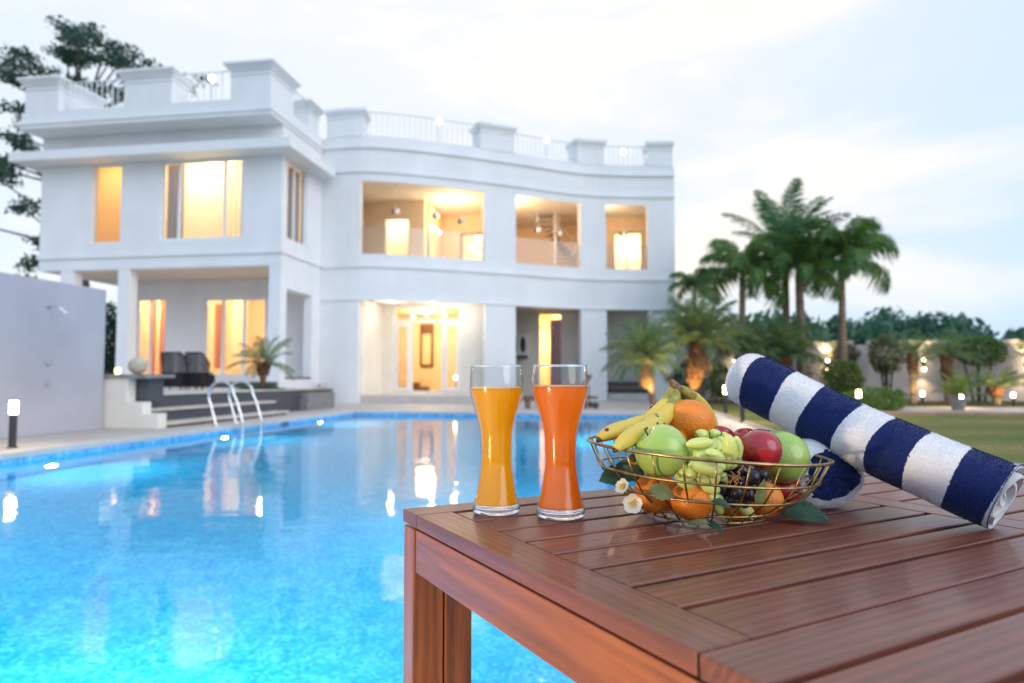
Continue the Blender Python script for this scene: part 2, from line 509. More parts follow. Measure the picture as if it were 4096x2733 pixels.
M['mosaic_band'] = mosaic("waterline_mosaic", (.05, .27, .60), (.13, .46, .80), (.36, .68, .90), tile=36, wob=0)

# pool water: clear sheet that mirrors by its angle, small ripples
t = NT("pool_water")
tcn = t.new("ShaderNodeTexCoord")
na = t.new("ShaderNodeTexNoise", i_Scale=2.2, i_Detail=2, i_Roughness=.45); t.to(tcn.outputs["Object"], na.inputs["Vector"])
nb = t.new("ShaderNodeTexNoise", i_Scale=11, i_Detail=2, i_Roughness=.5); t.to(tcn.outputs["Object"], nb.inputs["Vector"])
ad = t.new("ShaderNodeMath", operation='MULTIPLY_ADD', i_1=.10); t.to(nb.outputs["Fac"], ad.inputs[0]); t.to(na.outputs["Fac"], ad.inputs[2])
bp = t.new("ShaderNodeBump", i_Distance=.010, i_Strength=.55); t.to(ad.outputs[0], bp.inputs["Height"])
tr = t.new("ShaderNodeBsdfRefraction", i_IOR=1.33); tr.inputs["Color"].default_value = (.80, .955, 1, 1); t.to(bp.outputs[0], tr.inputs["Normal"])
gl = t.new("ShaderNodeBsdfGlossy", i_Roughness=.055); t.to(bp.outputs[0], gl.inputs["Normal"])
fr = t.new("ShaderNodeFresnel", i_IOR=1.33); t.to(bp.outputs[0], fr.inputs["Normal"])
mx = t.new("ShaderNodeMixShader"); t.to(fr.outputs[0], mx.inputs[0]); t.to(tr.outputs[0], mx.inputs[1]); t.to(gl.outputs[0], mx.inputs[2])
M['water'] = t.surf(mx.outputs[0])

# ------------------------------------------------------------------ lamps helpers
def point_lamp(name, loc, power, col, parent=None, radius=0.05):
    d = bpy.data.lights.new(name, 'POINT'); d.energy = power; d.color = col; d.shadow_soft_size = radius
    o = bpy.data.objects.new(name, d); COL.objects.link(o)
    o.location = loc
    if parent is not None: adopt(o, parent)
    return o
def spot_lamp(name, loc, direction, power, col, angle=70, parent=None, radius=0.03, blend=.6):
    d = bpy.data.lights.new(name, 'SPOT'); d.energy = power; d.color = col; d.spot_size = R(angle); d.spot_blend = blend; d.shadow_soft_size = radius
    o = bpy.data.objects.new(name, d); COL.objects.link(o)
    o.location = loc; o.rotation_euler = (-Vector(direction)).to_track_quat('Z', 'Y').to_euler()
    if parent is not None: adopt(o, parent)
    return o
WARM = (1.0, .72, .40)
WARMW = (1.0, .84, .60)

# ================================================================== GROUND, POOL
PX0, PX1, PY0, PY1 = -7.40, 0.72, 1.55, 18.45      # pool opening
WZ = -0.115                                          # water level
PB = -1.45
DX0, DX1, DY0, DY1 = -32.0, 2.62, -6.0, 40.0        # paved area

g = MB()
for (x0, y0, x1, y1) in ((-900, -900, 900, DY0), (-900, DY1, 900, 1200), (-900, DY0, DX0, DY1), (DX1, DY0, 900, DY1)):
    g.poly([(x0, y0, 0), (x1, y0, 0), (x1, y1, 0), (x0, y1, 0)])
g.build("lawn_ground", M['lawn'], kind='structure')

CW = 0.32
g = MB()
ox0, ox1, oy0, oy1 = PX0 - CW, PX1 + CW, PY0 - CW, PY1 + CW
for (x0, y0, x1, y1) in ((DX0, DY0, DX1, oy0), (DX0, oy1, DX1, DY1), (DX0, oy0, ox0, oy1), (ox1, oy0, DX1, oy1)):
    g.poly([(x0, y0, 0.0), (x1, y0, 0.0), (x1, y1, 0.0), (x0, y1, 0.0)])
g.build("pool_deck", M['deck'], kind='structure')
g = MB()
g.box((ox0, oy0, -.06), (ox1, PY0 + .02, .010)); g.box((ox0, PY1 - .02, -.06), (ox1, oy1, .010))
g.box((ox0, PY0 + .02, -.06), (PX0 + .02, PY1 - .02, .010)); g.box((PX1 - .02, PY0 + .02, -.06), (ox1, PY1 - .02, .010))
g.build("pool_coping", M['coping'], kind='structure')
g = MB()
g.box((DX1 - .05, DY0, -.02), (DX1 + .04, 24.5, .03)); g.build("lawn_edging", M['path_stone'], kind='structure')
g = MB()
def wall_quad(mb, x0, y0, x1, y1, z0, z1): mb.poly([(x0, y0, z0), (x1, y1, z0), (x1, y1, z1), (x0, y0, z1)])
for z0, z1, nm, mt in ((PB, WZ - .03, "pool_basin", 'mosaic'), (WZ - .03, -.055, "pool_waterline_band", 'mosaic_band')):
    g = MB()
    wall_quad(g, PX0, PY0, PX0, PY1, z0, z1); wall_quad(g, PX0, PY1, PX1, PY1, z0, z1)
    wall_quad(g, PX1, PY1, PX1, PY0, z0, z1); wall_quad(g, PX1, PY0, PX0, PY0, z0, z1)
    if nm == "pool_basin": g.poly([(PX0, PY0, PB), (PX1, PY0, PB), (PX1, PY1, PB), (PX0, PY1, PB)])
    g.build(nm, M[mt], kind='structure')
g = MB(); g.poly([(PX0, PY0, WZ), (PX1, PY0, WZ), (PX1, PY1, WZ), (PX0, PY1, WZ)])
g.build("pool_water", M['water'], kind='structure')

def pool_light(x, y, z, nx, ny, label):
    t0 = thing("pool_light", label, "pool light", (x, y, z), "underwater lights in the pool wall")
    q = Vector((nx, ny, 0)).to_track_quat('Z', 'Y').to_matrix().to_4x4()
    Mx = Matrix.Translation((x, y, z)) @ q
    a = MB(); a.lathe([(.0, .03), (.085, .028), (.085, .0)], 20); a.v = rigid(Mx, a.v); a.build("lens", M['pool_lamp'], t0, smooth=False)
    a = MB(); a.lathe([(.086, .0), (.086, .034), (.105, .030), (.112, .0)], 20); a.v = rigid(Mx, a.v); a.build("trim_ring", M['steel'], t0, smooth=True)
    d = bpy.data.lights.new("lamp", 'AREA'); d.shape = 'DISK'; d.size = .17; d.energy = 40 if nx > 0 else 100; d.color = (.90, .97, 1.0); d.spread = R(170)
    o = bpy.data.objects.new("lamp", d); COL.objects.link(o); o.location = (x + nx * .05, y + ny * .05, z)
    o.rotation_euler = Vector((-nx, -ny, .0)).to_track_quat('Z', 'Y').to_euler(); adopt(o, t0)
for x, y, nx, ny, lb in ((PX0, 8.0, 1, 0, "lit round underwater lamp nearest the shower wall"),
                         (PX0, 12.0, 1, 0, "lit round underwater lamp just before the chrome ladder"),
                         (PX0, 16.2, 1, 0, "lit round underwater lamp near the far corner of the pool"),
                         (PX0, 4.0, 1, 0, "added unseen underwater lamp at the near end of the long pool wall"),  # this lamp and the next two are unseen, added to brighten the pool
                         (PX1, 6.0, -1, 0, "added unseen underwater lamp in the lawn side pool wall, hidden below the table"),
                         (PX1, 13.0, -1, 0, "added unseen underwater lamp in the lawn side pool wall behind the fruit basket")):
    pool_light(x, y, -1.0, nx, ny, lb)
for x, lb in ((-5.6, "added underwater lamp in the near pool wall, unseen below the left edge of view"), (-2.2, "added unseen underwater lamp in the near pool wall behind the table leg")):  # unseen lamps added to light the far floor and walls
    pool_light(x, PY0, -1.0, 0, 1, lb)
t0 = MB(); t0.box((PX0 - .01, 14.3, -.105), (PX0 + .012, 14.62, -.015)); tag(t0.build("skimmer_opening", M['black']), "dark skimmer slot in the blue waterline tiles past the ladder", "pool skimmer")

# chrome ladder: two arched rails and three steps
lad = thing("pool_ladder", "polished steel pool ladder with two arched grab rails", "ladder", (PX0, 12.7, 0))
for y in (12.35, 13.05):
    pts = [(-7.76, y, -.02), (-7.76, y, .02), (-7.84, y, .28), (-7.92, y, .52)]
    cx, cz, rr = -7.66, .60, .262
    for k in range(13):
        a = PI * (1.02 - k / 12 * 1.0)
        pts.append((cx + rr * math.cos(a), y, cz + rr * math.sin(a)))
    pts += [(-7.31, y, .42), (-7.22, y, .15), (-7.20, y, -.02), (-7.20, y, -.7)]
    # smooth
    a = MB(); P = [Vector(p) for p in pts]
    fine = []
    for i in range(len(P) - 1):
        p0, p1, p2, p3 = P[max(i - 1, 0)], P[i], P[i + 1], P[min(i + 2, len(P) - 1)]
        for s in range(4):
            u = s / 4
            fine.append(.5 * ((2 * p1) + (p2 - p0) * u + (2 * p0 - 5 * p1 + 4 * p2 - p3) * u * u + (3 * p1 - p0 - 3 * p2 + p3) * u ** 3))
    fine.append(P[-1])
    a.tube(fine, .024, 12); rail = a.build("grab_rail", M['steel'], lad, smooth=True)
    a = MB(); a.lathe([(.0, .026), (.03, .024), (.055, .014), (.058, .0)], 16, (-7.76, y, .01)); a.build("flange", M['steel'], rail, smooth=True)
for z in (-.25, -.5):
    a = MB(); a.box((-7.24, 12.35, z), (-7.14, 13.05, z + .025)); a.build("step", M['steel'], lad)

# ================================================================== TERRACE AND STEPS
TZ = .59
g = MB(); g.box((-22, 11.62, .0), (-9.0, 20.7, TZ)); g.box((-22, 20.7, .0), (-11.0, 24.0, .80)); g.build("terrace_base", M['granite'], kind='structure')
g = MB(); g.box((-22, 11.62, TZ + .002), (-8.96, 20.66, TZ + .03)); g.box((-22, 20.64, .802), (-11.02, 24.0, .83)); g.build("terrace_paving", M['tread'], kind='structure')
steps = thing("garden_steps", "three wide dark steps with pale treads leading up to the terrace", "steps", (-8.6, 13.8, 0))
for k, (x0, x1, z0, z1) in enumerate(((-9.0, -8.72, .0, .30), (-9.0, -8.36, .0, .05))):
    a = MB(); a.box((x0, 11.62, z0 + .002), (x1, 16.4, z1)); a.build("riser", M['granite'], steps)
    a = MB(); a.box((x0, 11.6, z1), (x1 + .05, 16.45, z1 + .05)); a.build("tread", M['tread'], steps, bevel=.006)
ck = thing("stair_wall", "low white stepped wall beside the terrace steps", "low wall", (-9.1, 11.4, 0))
a = MB(); prof = [(-9.68, 0), (-8.28, 0), (-8.28, .28), (-8.60, .28), (-8.60, .49), (-8.93, .49), (-8.93, .93), (-9.68, .93)]
n = len(prof); a.v = [(x, 11.36, z) for x, z in prof] + [(x, 11.60, z) for x, z in prof]
a.face(*range(n)); a.face(*[n + i for i in range(n)][::-1])
for i in range(n): a.face(i, n + i, n + (i + 1) % n, (i + 1) % n)
a.build("masonry", M['plaster_warm'], ck, bevel=.012)
a = MB(); a.box((-9.70, 11.32, .932), (-8.55, 12.2, 1.0)); a.build("coping_slab", M['grey_stone'], ck, bevel=.008)
a = MB(); a.box((-9.0, 11.62, .5), (-8.72, 12.1, .928)); a.build("pedestal", M['granite'], ck)
a = MB(); a.ball((-9.02, 11.75, 1.165), .168, n=28, m=18); tag(a.build("stone_ball", M['cream_stone'], smooth=True), "round cream stone ball resting on the low white wall", "stone ball")

sw = thing("shower_wall", "tall pale grey freestanding poolside wall with shower fittings", "wall", (-9.37, 8, 0))
a = MB(); a.box((-9.62, 3.0, 0), (-9.36, 11.3, 2.56)); a.build("masonry", M['shower_wall'], sw, bevel=.01)
sh = MB(); sh.tube([(-9.37, 10.0, 2.10), (-9.30, 10.0, 2.13), (-9.18, 10.02, 2.11), (-9.10, 10.04, 2.05)], .014, 8)
sh.lathe([(.0, .03), (.03, .025), (.055, 0), (.05, -.012), (0, -.012)], 14, (-9.09, 10.04, 2.02)); sh.lathe([(0, .0), (.04, .0)], 12, (-9.355, 10.0, 2.1)); sh.build("shower_head", M['steel'], sw, smooth=True)
for z in (1.18, .84):
    sh = MB(); sh.tube([(-9.365, 10.02, z), (-9.32, 10.02, z)], .032, 12); sh.tube([(-9.32, 10.02, z), (-9.29, 10.02, z), (-9.285, 10.02, z + .04)], .012, 8); sh.build("tap", M['steel'], sw)

# wicker chairs on the terrace
def wicker_chair():
    r = thing("wicker_chair", "x", "chair", (0, 0, 0), "dark wicker chairs on the terrace")
    a = MB()           # barrel back: flared wrap-around shell of woven strands
    N, K = 26, 16
    for i in range(K):
        z0, z1 = .10 + i * .055, .10 + i * .055 + .047
        for j in range(N):
            a0 = PI * (.02 + .96 * j / N) ; a1 = PI * (.02 + .96 * (j + .86) / N)
            def P(an, z):
                s = math.sin(an); top = .66 + .32 * min(1, max(0, s) * 1.45) ** 1.2
                f = 1 + .16 * (z - .1) / .9
                zz = min(z, top)
                return Vector((.31 * f * math.cos(an), -.30 * f * max(s, 0) ** .8, zz))
            p = [P(a0, z0), P(a1, z0), P(a1, z1), P(a0, z1)]
            if p[2].z - p[0].z < .01: continue
            off = .006 if (i + j) % 2 else 0
            q = [v * 1 + Vector((v.x * off * 3, v.y * off * 3, 0)) for v in p]
            n = len(a.v)
            inn = [v + Vector((-v.x * .06, -v.y * .06, 0)) for v in q]
            a.v += [tuple(v) for v in q + inn]
            a.face(n, n + 1, n + 2, n + 3); a.face(n + 7, n + 6, n + 5, n + 4)
            a.face(n, n + 4, n + 5, n + 1); a.face(n + 3, n + 2, n + 6, n + 7)
    a.build("woven_back", M['wicker'], r)
    a = MB(); pts = []
    for j in range(25):
        an = PI * (.02 + .96 * j / 24); s = math.sin(an); top = .66 + .32 * min(1, s * 1.45) ** 1.2; f = 1 + .16 * (top - .1) / .9
        pts.append((.31 * f * math.cos(an), -.30 * f * s ** .8, top))
    a.tube(pts, .018, 8); a.build("rim", M['wicker'], r, smooth=True)
    a = MB(); a.box((-.30, -.27, .10), (.30, .24, .40)); a.build("seat", M['wicker'], r, bevel=.03)
    a = MB(); a.box((-.26, -.22, .402), (.26, .24, .47)); a.build("cushion", M['curtain_grey'], r, bevel=.03)
    for sx in (-.26, .26):
        for sy in (-.22, .20):
            a = MB(); a.tube([(sx, sy, 0), (sx, sy, .12)], .018, 8); a.build("leg", M['wicker'], r)
    return r
wc = wicker_chair()
for i, (x, y, rz, lb) in enumerate(((-11.62, 16.6, .12, "dark wicker barrel chair just behind the cream stone ball"),
                                    (-11.02, 16.75, -.10, "dark wicker barrel chair standing open on its side facing the steps"),
                                    (-13.5, 15.6, 1.9, "dark wicker chair half hidden behind the shower wall and column"))):
    o = wc if i == 0 else copy_tree(wc)
    o["label"] = lb; o.location = (x, y, TZ + .03); o.rotation_euler = (0, 0, rz)
o = thing("terrace_lantern", "small glowing amber lantern beside the stone ball", "lantern", (-9.42, 11.72, 1.0))
a = MB(); a.lathe([(.0, .0), (.035, .0), (.045, .03), (.045, .085), (.03, .11), (0, .115)], 14, (-9.42, 11.72, 1.012)); a.build("lit_globe", M['candle'], o, smooth=True)
a = MB(); a.lathe([(.0, .0), (.05, .0), (.05, .012), (0, .012)], 14, (-9.42, 11.72, 1.0)); a.build("dish", M['black_metal'], o)

# ================================================================== VILLA
V = thing("villa", "large white two storey villa with curved facade, parapets and lit windows", "house", (-6, 26, 0))
ctrl = [(-10.85, 23.95), (-9.35, 23.95), (-7.96, 24.44), (-6.23, 25.39), (-4.06, 26.77), (-1.59, 28.45), (0.4, 29.1), (2.44, 29.46)]
def catmull(P, n=10):
    P = [Vector(p) for p in P]; o = []
    for i in range(len(P) - 1):
        p0 = P[i - 1] if i else P[0] * 2 - P[1]
        p3 = P[i + 2] if i + 2 < len(P) else P[-1] * 2 - P[-2]
        p1, p2 = P[i], P[i + 1]
        for s in range(n):
            u = s / n
            o.append(.5 * ((2 * p1) + (p2 - p0) * u + (2 * p0 - 5 * p1 + 4 * p2 - p3) * u * u + (3 * p1 - p0 - 3 * p2 + p3) * u ** 3))
    o.append(P[-1]); return o
PATH = catmull(ctrl, 12)
SL = [0.0]
for i in range(1, len(PATH)): SL.append(SL[-1] + (PATH[i] - PATH[i - 1]).length)
STOT = SL[-1]
def at_s(s):
    s = min(max(s, 0), STOT)
    i = max(0, min(int(np.searchsorted(SL, s)) - 1, len(PATH) - 2))
    u = (s - SL[i]) / (SL[i + 1] - SL[i]) if SL[i + 1] > SL[i] else 0
    p = PATH[i].lerp(PATH[i + 1], u); t = (PATH[i + 1] - PATH[i]).normalized()
    return p, Vector((t.y, -t.x))          # outward (towards the pool) normal
def s_of_x(x):
    return float(np.interp(x, [p.x for p in PATH], SL))
def strip(mb, s0, s1, z0, z1, o0, o1, step=.35):
    """curved wall piece along the facade from s0 to s1; o0..o1 = offsets outwards"""
    k = max(2, int((s1 - s0) / step) + 1); base = len(mb.v)
    for i in range(k):
        p, nn = at_s(s0 + (s1 - s0) * i / (k - 1))
        for (o, z) in ((o1, z0), (o1, z1), (o0, z1), (o0, z0)):
            q = p + nn * o; mb.v.append((q.x, q.y, z))
    for i in range(k - 1):
        a = base + i * 4
        for j in range(4): mb.face(a + j, a + 4 + j, a + 4 + (j + 1) % 4, a + (j + 1) % 4)
    mb.face(base + 3, base + 2, base + 1, base); e = base + (k - 1) * 4; mb.face(e, e + 1, e + 2, e + 3)
TH = -.28
UP = [(s_of_x(-9.40), s_of_x(-5.13)), (s_of_x(-3.99), s_of_x(-1.50)), (s_of_x(-0.44), s_of_x(1.30))]
GR = [(s_of_x(-9.43), s_of_x(-5.08)), (s_of_x(-4.0), s_of_x(-1.50)), (s_of_x(-0.44), s_of_x(1.32))]
w = MB()
def pierced(mb, openings, z0, z1):
    s = 0.0
    for (a, b_) in openings:
        strip(mb, s, a, z0, z1, TH, 0); s = b_
    strip(mb, s, STOT, z0, z1, TH, 0)
pierced(w, GR, 0, 3.86)
strip(w, 0, STOT, 3.86, 5.54, TH, 0)
pierced(w, UP, 5.54, 8.28)
strip(w, 0, STOT, 8.28, 9.58, TH, 0)
strip(w, 0, STOT, 9.58, 9.98, TH, -.02)
w.box((-11.2, 23.96, 0), (-10.852, 24.3, 9.95)); w.build("curved_wall", M['plaster'], V)
w = MB()
for z0, z1, o in ((3.80, 3.90, .05), (5.03, 5.14, .07), (5.14, 5.20, .04), (8.60, 8.70, .07), (8.70, 8.76, .04), (9.52, 9.60, .09), (9.60, 9.66, .05)):
    strip(w, .0, STOT, z0, z1, 0.0, o)
w.build("curved_moulding", M['plaster'], V)
def solid_slab(mb, z0, z1, inset=.02):
    poly = [(at_s(s)[0] - at_s(s)[1] * .27) for s in np.linspace(0, STOT, 40)]
    poly = [(p.x, p.y) for p in poly] + [(2.3, 36), (-10.85, 36)]
    mb.prism(poly, z0, z1)
w = MB(); solid_slab(w, 3.90, 5.30); w.build("upper_floor_slab", M['ceiling'], V)
w = MB(); solid_slab(w, 8.36, 9.5); w.build("roof_slab", M['ceiling'], V)
w = MB(); w.box((2.16, 29.45, 0), (2.42, 36, 9.95)); w.box((-10.9, 36.0, 0), (2.42, 36.25, 9.95)); w.build("outer_wall", M['plaster'], V)

# parapet piers of the curved part
def pier(s0, s1, deep=.9, z0=9.98, z1=10.82):
    a = MB(); strip(a, s0, s1, z0, z1, -deep, .0); p = a.build("parapet_pier", M['plaster'], V)
    for za, zb, o in ((z1, z1 + .09, .05), (z1 + .09, z1 + .22, .10), (z1 - .14, z1 - .11, .025)):
        a = MB(); strip(a, s0 - o, s1 + o, za + .001, zb, -deep - o, o); a.build("pier_cap", M['plaster'], p)
pier(s_of_x(-10.78), s_of_x(-9.33)); pier(s_of_x(-5.29), s_of_x(-4.05)); pier(s_of_x(-1.62), s_of_x(-.50)); pier(s_of_x(1.36), s_of_x(2.38))
BAL_ME = None
def baluster(parent, x, y, z, h):
    global BAL_ME
    if BAL_ME is None:
        a = MB(); a.tube([(0, 0, 0), (0, 0, 1)], .017, 6); me = bpy.data.meshes.new("baluster"); me.from_pydata(a.v, [], a.f); me.materials.append(M['iron']); BAL_ME = me
    o = bpy.data.objects.new("baluster", BAL_ME); COL.objects.link(o); o.parent = parent
    o.location = (x, y, z); o.scale = (1, 1, h)
def railing(pts, z0, z1, pitch=.20):
    """pts: polyline in plan"""
    a = MB()
    for z in (z1, z0 + .06): a.tube([(p[0], p[1], z) for p in pts], .026 if z == z1 else .018, 6)
    r = a.build("roof_railing", M['iron'], V, smooth=True)
    L = [0.0]
    for i in range(1, len(pts)): L.append(L[-1] + (Vector(pts[i]) - Vector(pts[i - 1])).length)
    k = int(L[-1] / pitch)
    for i in range(1, k):
        s = L[-1] * i / k
        x = float(np.interp(s, L, [p[0] for p in pts])); y = float(np.interp(s, L, [p[1] for p in pts]))
        baluster(r, x, y, z0, z1 - z0)
def path_pts(x0, x1, off=-.15, n=14):
    o = []
    for s in np.linspace(s_of_x(x0), s_of_x(x1), n):
        p, nn = at_s(s); q = p + nn * off; o.append((q.x, q.y))
    return o
railing(path_pts(-9.30, -5.34), 9.98, 10.95); railing(path_pts(-4.02, -1.68), 9.98, 10.86); railing(path_pts(-.46, 1.34), 9.98, 10.86)

# --- left wing
WX0, WX1, WY0, WYB = -20.0, -10.95, 20.9, 29.0
w = MB()
def wall_x(mb, x0, x1, y, th, z0, z1, holes):
    """wall along X at y (front face) with rectangular holes (xa,xb,za,zb), thickness towards +y"""
    xs = sorted({x0, x1, *[h[0] for h in holes], *[h[1] for h in holes]})
    for a, b_ in zip(xs[:-1], xs[1:]):
        hs = sorted([(h[2], h[3]) for h in holes if h[0] <= a + 1e-6 and h[1] >= b_ - 1e-6])
        z = z0
        for (za, zb) in hs:
            if za > z + 1e-6: mb.box((a, y, z), (b_, y + th, za))
            z = zb
        if z < z1 - 1e-6: mb.box((a, y, z), (b_, y + th, z1))
def wall_y(mb, y0, y1, x, th, z0, z1, holes):
    ys = sorted({y0, y1, *[h[0] for h in holes], *[h[1] for h in holes]})
    for a, b_ in zip(ys[:-1], ys[1:]):
        hs = sorted([(h[2], h[3]) for h in holes if h[0] <= a + 1e-6 and h[1] >= b_ - 1e-6])
        z = z0
        for (za, zb) in hs:
            if za > z + 1e-6: mb.box((x - th, a, z), (x, b_, za))
            z = zb
        if z < z1 - 1e-6: mb.box((x - th, a, z), (x, b_, z1))
W1 = (-18.0, -16.88, 5.58, 8.30); W2 = (-15.38, -12.34, 5.58, 8.34); WS = (21.25, 22.78, 5.60, 8.32)
wall_x(w, WX0, WX1, WY0, .25, 5.05, 9.5, [W1, W2])
wall_y(w, WY0 + .25, 23.95, WX1, .25, 5.05, 9.5, [WS])
w.box((WX0, WY0 + .25, 5.05), (WX0 + .25, WYB, 9.5)); w.box((WX0 + .25, WYB - .25, 0.0), (WX1, WYB, 9.5))
w.box((WX0, WY0, 4.66), (WX1, WY0 + .45, 5.046)); w.box((WX1 - .45, WY0 + .45, 3.92), (WX1, 23.95, 5.046)); w.box((WX0, WY0 + .45, 4.66), (WX0 + .3, WYB, 5.046))
w.build("wing_wall", M['plaster'], V)
w = MB()
w.box((WX0 - .05, WY0 - .06, 5.06), (WX1 + .06, WY0 - .001, 5.17)); w.box((WX1 + .001, WY0, 5.06), (WX1 + .06, 23.9, 5.17))
w.build("wing_moulding", M['plaster'], V)
w = MB(); w.box((WX0 + .3, WY0 + .45, 4.70), (WX1 - .452, WYB - .26, 5.04)); w.box((WX0 + .26, WY0 + .26, 8.66), (WX1 - .26, WYB - .26, 8.9)); w.build("wing_ceiling", M['ceiling'], V)
w = MB(); w.prism([(-20.62, 20.15), (-10.31, 20.15), (-10.31, 23.7), (WX1 + .002, 23.7), (WX1 + .002, WY0 - .002), (WX0 - .002, WY0 - .002), (WX0 - .002, 27), (-20.62, 27)], 8.36, 8.67); w.build("window_canopy", M['plaster'], V)
w = MB()
w.box((-20.1, 19.92, 9.505), (-10.85, 29.2, 9.58)); w.box((-20.05, 19.97, 9.38), (-10.90, 29.15, 9.503))
w.build("wing_roof_slab", M['plaster'], V)
w = MB()
w.box((-20.02, 20.0, 9.582), (-10.93, 20.24, 9.95)); w.box((-11.17, 20.242, 9.582), (-10.93, 23.9, 9.95)); w.box((-20.02, 20.242, 9.582), (-19.78, 29, 9.95))
w.build("wing_parapet", M['plaster'], V)
def box_pier(x0, x1, y0, y1, z0=9.952, z1=10.86):
    a = MB(); a.box((x0, y0, z0), (x1, y1, z1)); p = a.build("parapet_pier", M['plaster'], V)
    for za, zb, o in ((z1 + .001, z1 + .09, .06), (z1 + .091, z1 + .17, .12), (z1 + .171, z1 + .25, .19), (z1 - .15, z1 - .11, .03)):
        a = MB(); a.box((x0 - o, y0 - o, za), (x1 + o, y1 + o, zb)); a.build("pier_cap", M['plaster'], p)
box_pier(-19.9, -18.62, 20.0, 21.9); box_pier(-16.15, -14.42, 20.0, 20.9); box_pier(-12.32, -10.95, 20.0, 21.62); box_pier(-11.9, -11.02, 22.9, 23.75, z1=10.75)
railing([(-18.5, 20.15), (-16.3, 20.15)], 9.95, 10.95); railing([(-14.2, 20.15), (-12.5, 20.15)], 9.95, 10.95); railing([(-11.05, 21.75), (-11.05, 22.8)], 9.95, 10.95)
# ground floor of the wing: columns, back wall
for (x0, x1, y0, y1) in ((-19.12, -18.64, WY0 + .01, WY0 + .44), (-16.9, -16.48, WY0 + .01, WY0 + .44), (-11.36, WX1, WY0 + .01, WY0 + .44)):
    a = MB(); a.box((x0, y0, .0), (x1, y1, 4.658)); a.build("column", M['plaster'], V)
w = MB(); wall_y(w, WY0 + .44, 23.95, WX1 - .002, .3, 0, 3.918, [(WY0 + .441, 23.25, .91, 3.919)]); w.build("side_wall", M['plaster'], V)
a = MB(); a.box((WX1 - .36, 21.36, .90), (WX1 + .02, 23.24, .955)); a.build("sill", M['granite'], V)
DB = (-15.72, -12.25, .95, 4.03); WA = (-18.55, -17.28, .95, 4.03)
w = MB(); wall_x(w, -18.6, WX1 - .31, 24.0, .25, .0, 4.698, [DB, WA]); w.build("veranda_wall", M['plaster'], V)

# --- windows of the wing
def frame_rect(x0, x1, z0, z1, y, fw=.07, d=.07, name="frame", parent=None, vx=(), hz=(), mat='white_pvc'):
    a = MB()
    a.box((x0, y, z0), (x0 + fw, y + d, z1)); a.box((x1 - fw, y, z0), (x1, y + d, z1))
    a.box((x0 + fw, y, z0), (x1 - fw, y + d, z0 + fw)); a.box((x0 + fw, y, z1 - fw), (x1 - fw, y + d, z1))
    for x in vx: a.box((x - fw / 2, y + .002, z0 + fw), (x + fw / 2, y + d - .002, z1 - fw))
    for (xa, xb, z) in hz: a.box((xa, y + .004, z - fw / 2), (xb, y + d - .004, z + fw / 2))
    return a.build(name, M[mat], parent)
def pane(x0, x1, z0, z1, y, parent, mat='glass'):
    a = MB(); a.box((x0, y, z0), (x1, y + .012, z1)); return a.build("pane", M[mat], parent)
def curtain(x0, x1, z0, z1, y, parent, mat, folds=0):
    a = MB()
    n = max(2, int((x1 - x0) / .04)) if folds else 2
    for i in range(n + 1):
        x = x0 + (x1 - x0) * i / n
        yy = y + (.025 * math.sin(i * 1.35) if folds else 0)
        a.v += [(x, yy, z0), (x, yy, z1)]
    for i in range(n): a.face(2 * i, 2 * i + 2, 2 * i + 3, 2 * i + 1)
    return a.build("curtain", M[mat], parent, smooth=bool(folds))
def room(x0, x1, y0, y1, z0, z1, mat='warm_wall', name="room_lining", right=True):
    """inward facing box without its front (y0) side"""
    a = MB()
    a.poly([(x0, y1, z0), (x1, y1, z0), (x1, y1, z1), (x0, y1, z1)])
    a.poly([(x0, y0, z0), (x0, y1, z0), (x0, y1, z1), (x0, y0, z1)])
    if right: a.poly([(x1, y1, z0), (x1, y0, z0), (x1, y0, z1), (x1, y1, z1)])
    a.poly([(x0, y0, z0), (x1, y0, z0), (x1, y1, z0), (x0, y1, z0)]); a.poly([(x0, y0, z1), (x0, y1, z1), (x1, y1, z1), (x1, y0, z1)])
    return a.build(name, M[mat], V)
def room_lamp(x, y, z, power, col=WARM, r=.14):
    t0 = thing("ceiling_lamp", "x", "ceiling lamp", (x, y, z), "ceiling lamps inside the villa")
    a = MB(); a.lathe([(0, -.07), (r * .7, -.055), (r, -.01), (r, 0)], 18, (x, y, z)); a.build("shade", M['lamp_ceiling'], t0, smooth=True)
    a = MB(); a.lathe([(r * 1.1, -.012), (r * 1.1, .02), (0, .02)], 18, (x, y, z)); a.build("mount", M['white_pvc'], t0)
    point_lamp("bulb", (x, y, z - .50), power, col, t0, .38)
    return t0
f = frame_rect(W1[0], W1[1], W1[2], W1[3], WY0 + .08, .05, name="window", parent=V); pane(W1[0] + .05, W1[1] - .05, W1[2] + .05, W1[3] - .05, WY0 + .11, f)
curtain(W1[0] + .02, W1[1] - .02, W1[2], W1[3], WY0 + .3, f, 'curtain_amber')
f = frame_rect(W2[0], W2[1], W2[2], W2[3], WY0 + .06, .09, name="window", parent=V, vx=(-14.72, -13.05))
pane(-15.29, -14.77, 5.67, 8.25, WY0 + .09, f); pane(-14.67, -13.10, 5.67, 8.25, WY0 + .09, f); pane(-13.0, -12.43, 5.67, 8.25, WY0 + .09, f)
curtain(-15.35, -14.74, 5.6, 8.3, WY0 + .32, f, 'curtain_grey', 1)
curtain(-14.70, -13.08, 5.6, 8.3, WY0 + .32, f, 'curtain_cream'); curtain(-13.06, -12.37, 5.6, 8.3, WY0 + .32, f, 'curtain_cream', 1)
room(WX0 + .26, -16.2, WY0 + .26, 25, 5.2, 8.64); room(-16.1, WX1 - .26, WY0 + .26, 25, 5.2, 8.64, right=False)
room_lamp(-17.2, 22.4, 8.6, 62)["label"] = "ceiling lamp behind the amber blind of the left upper window"
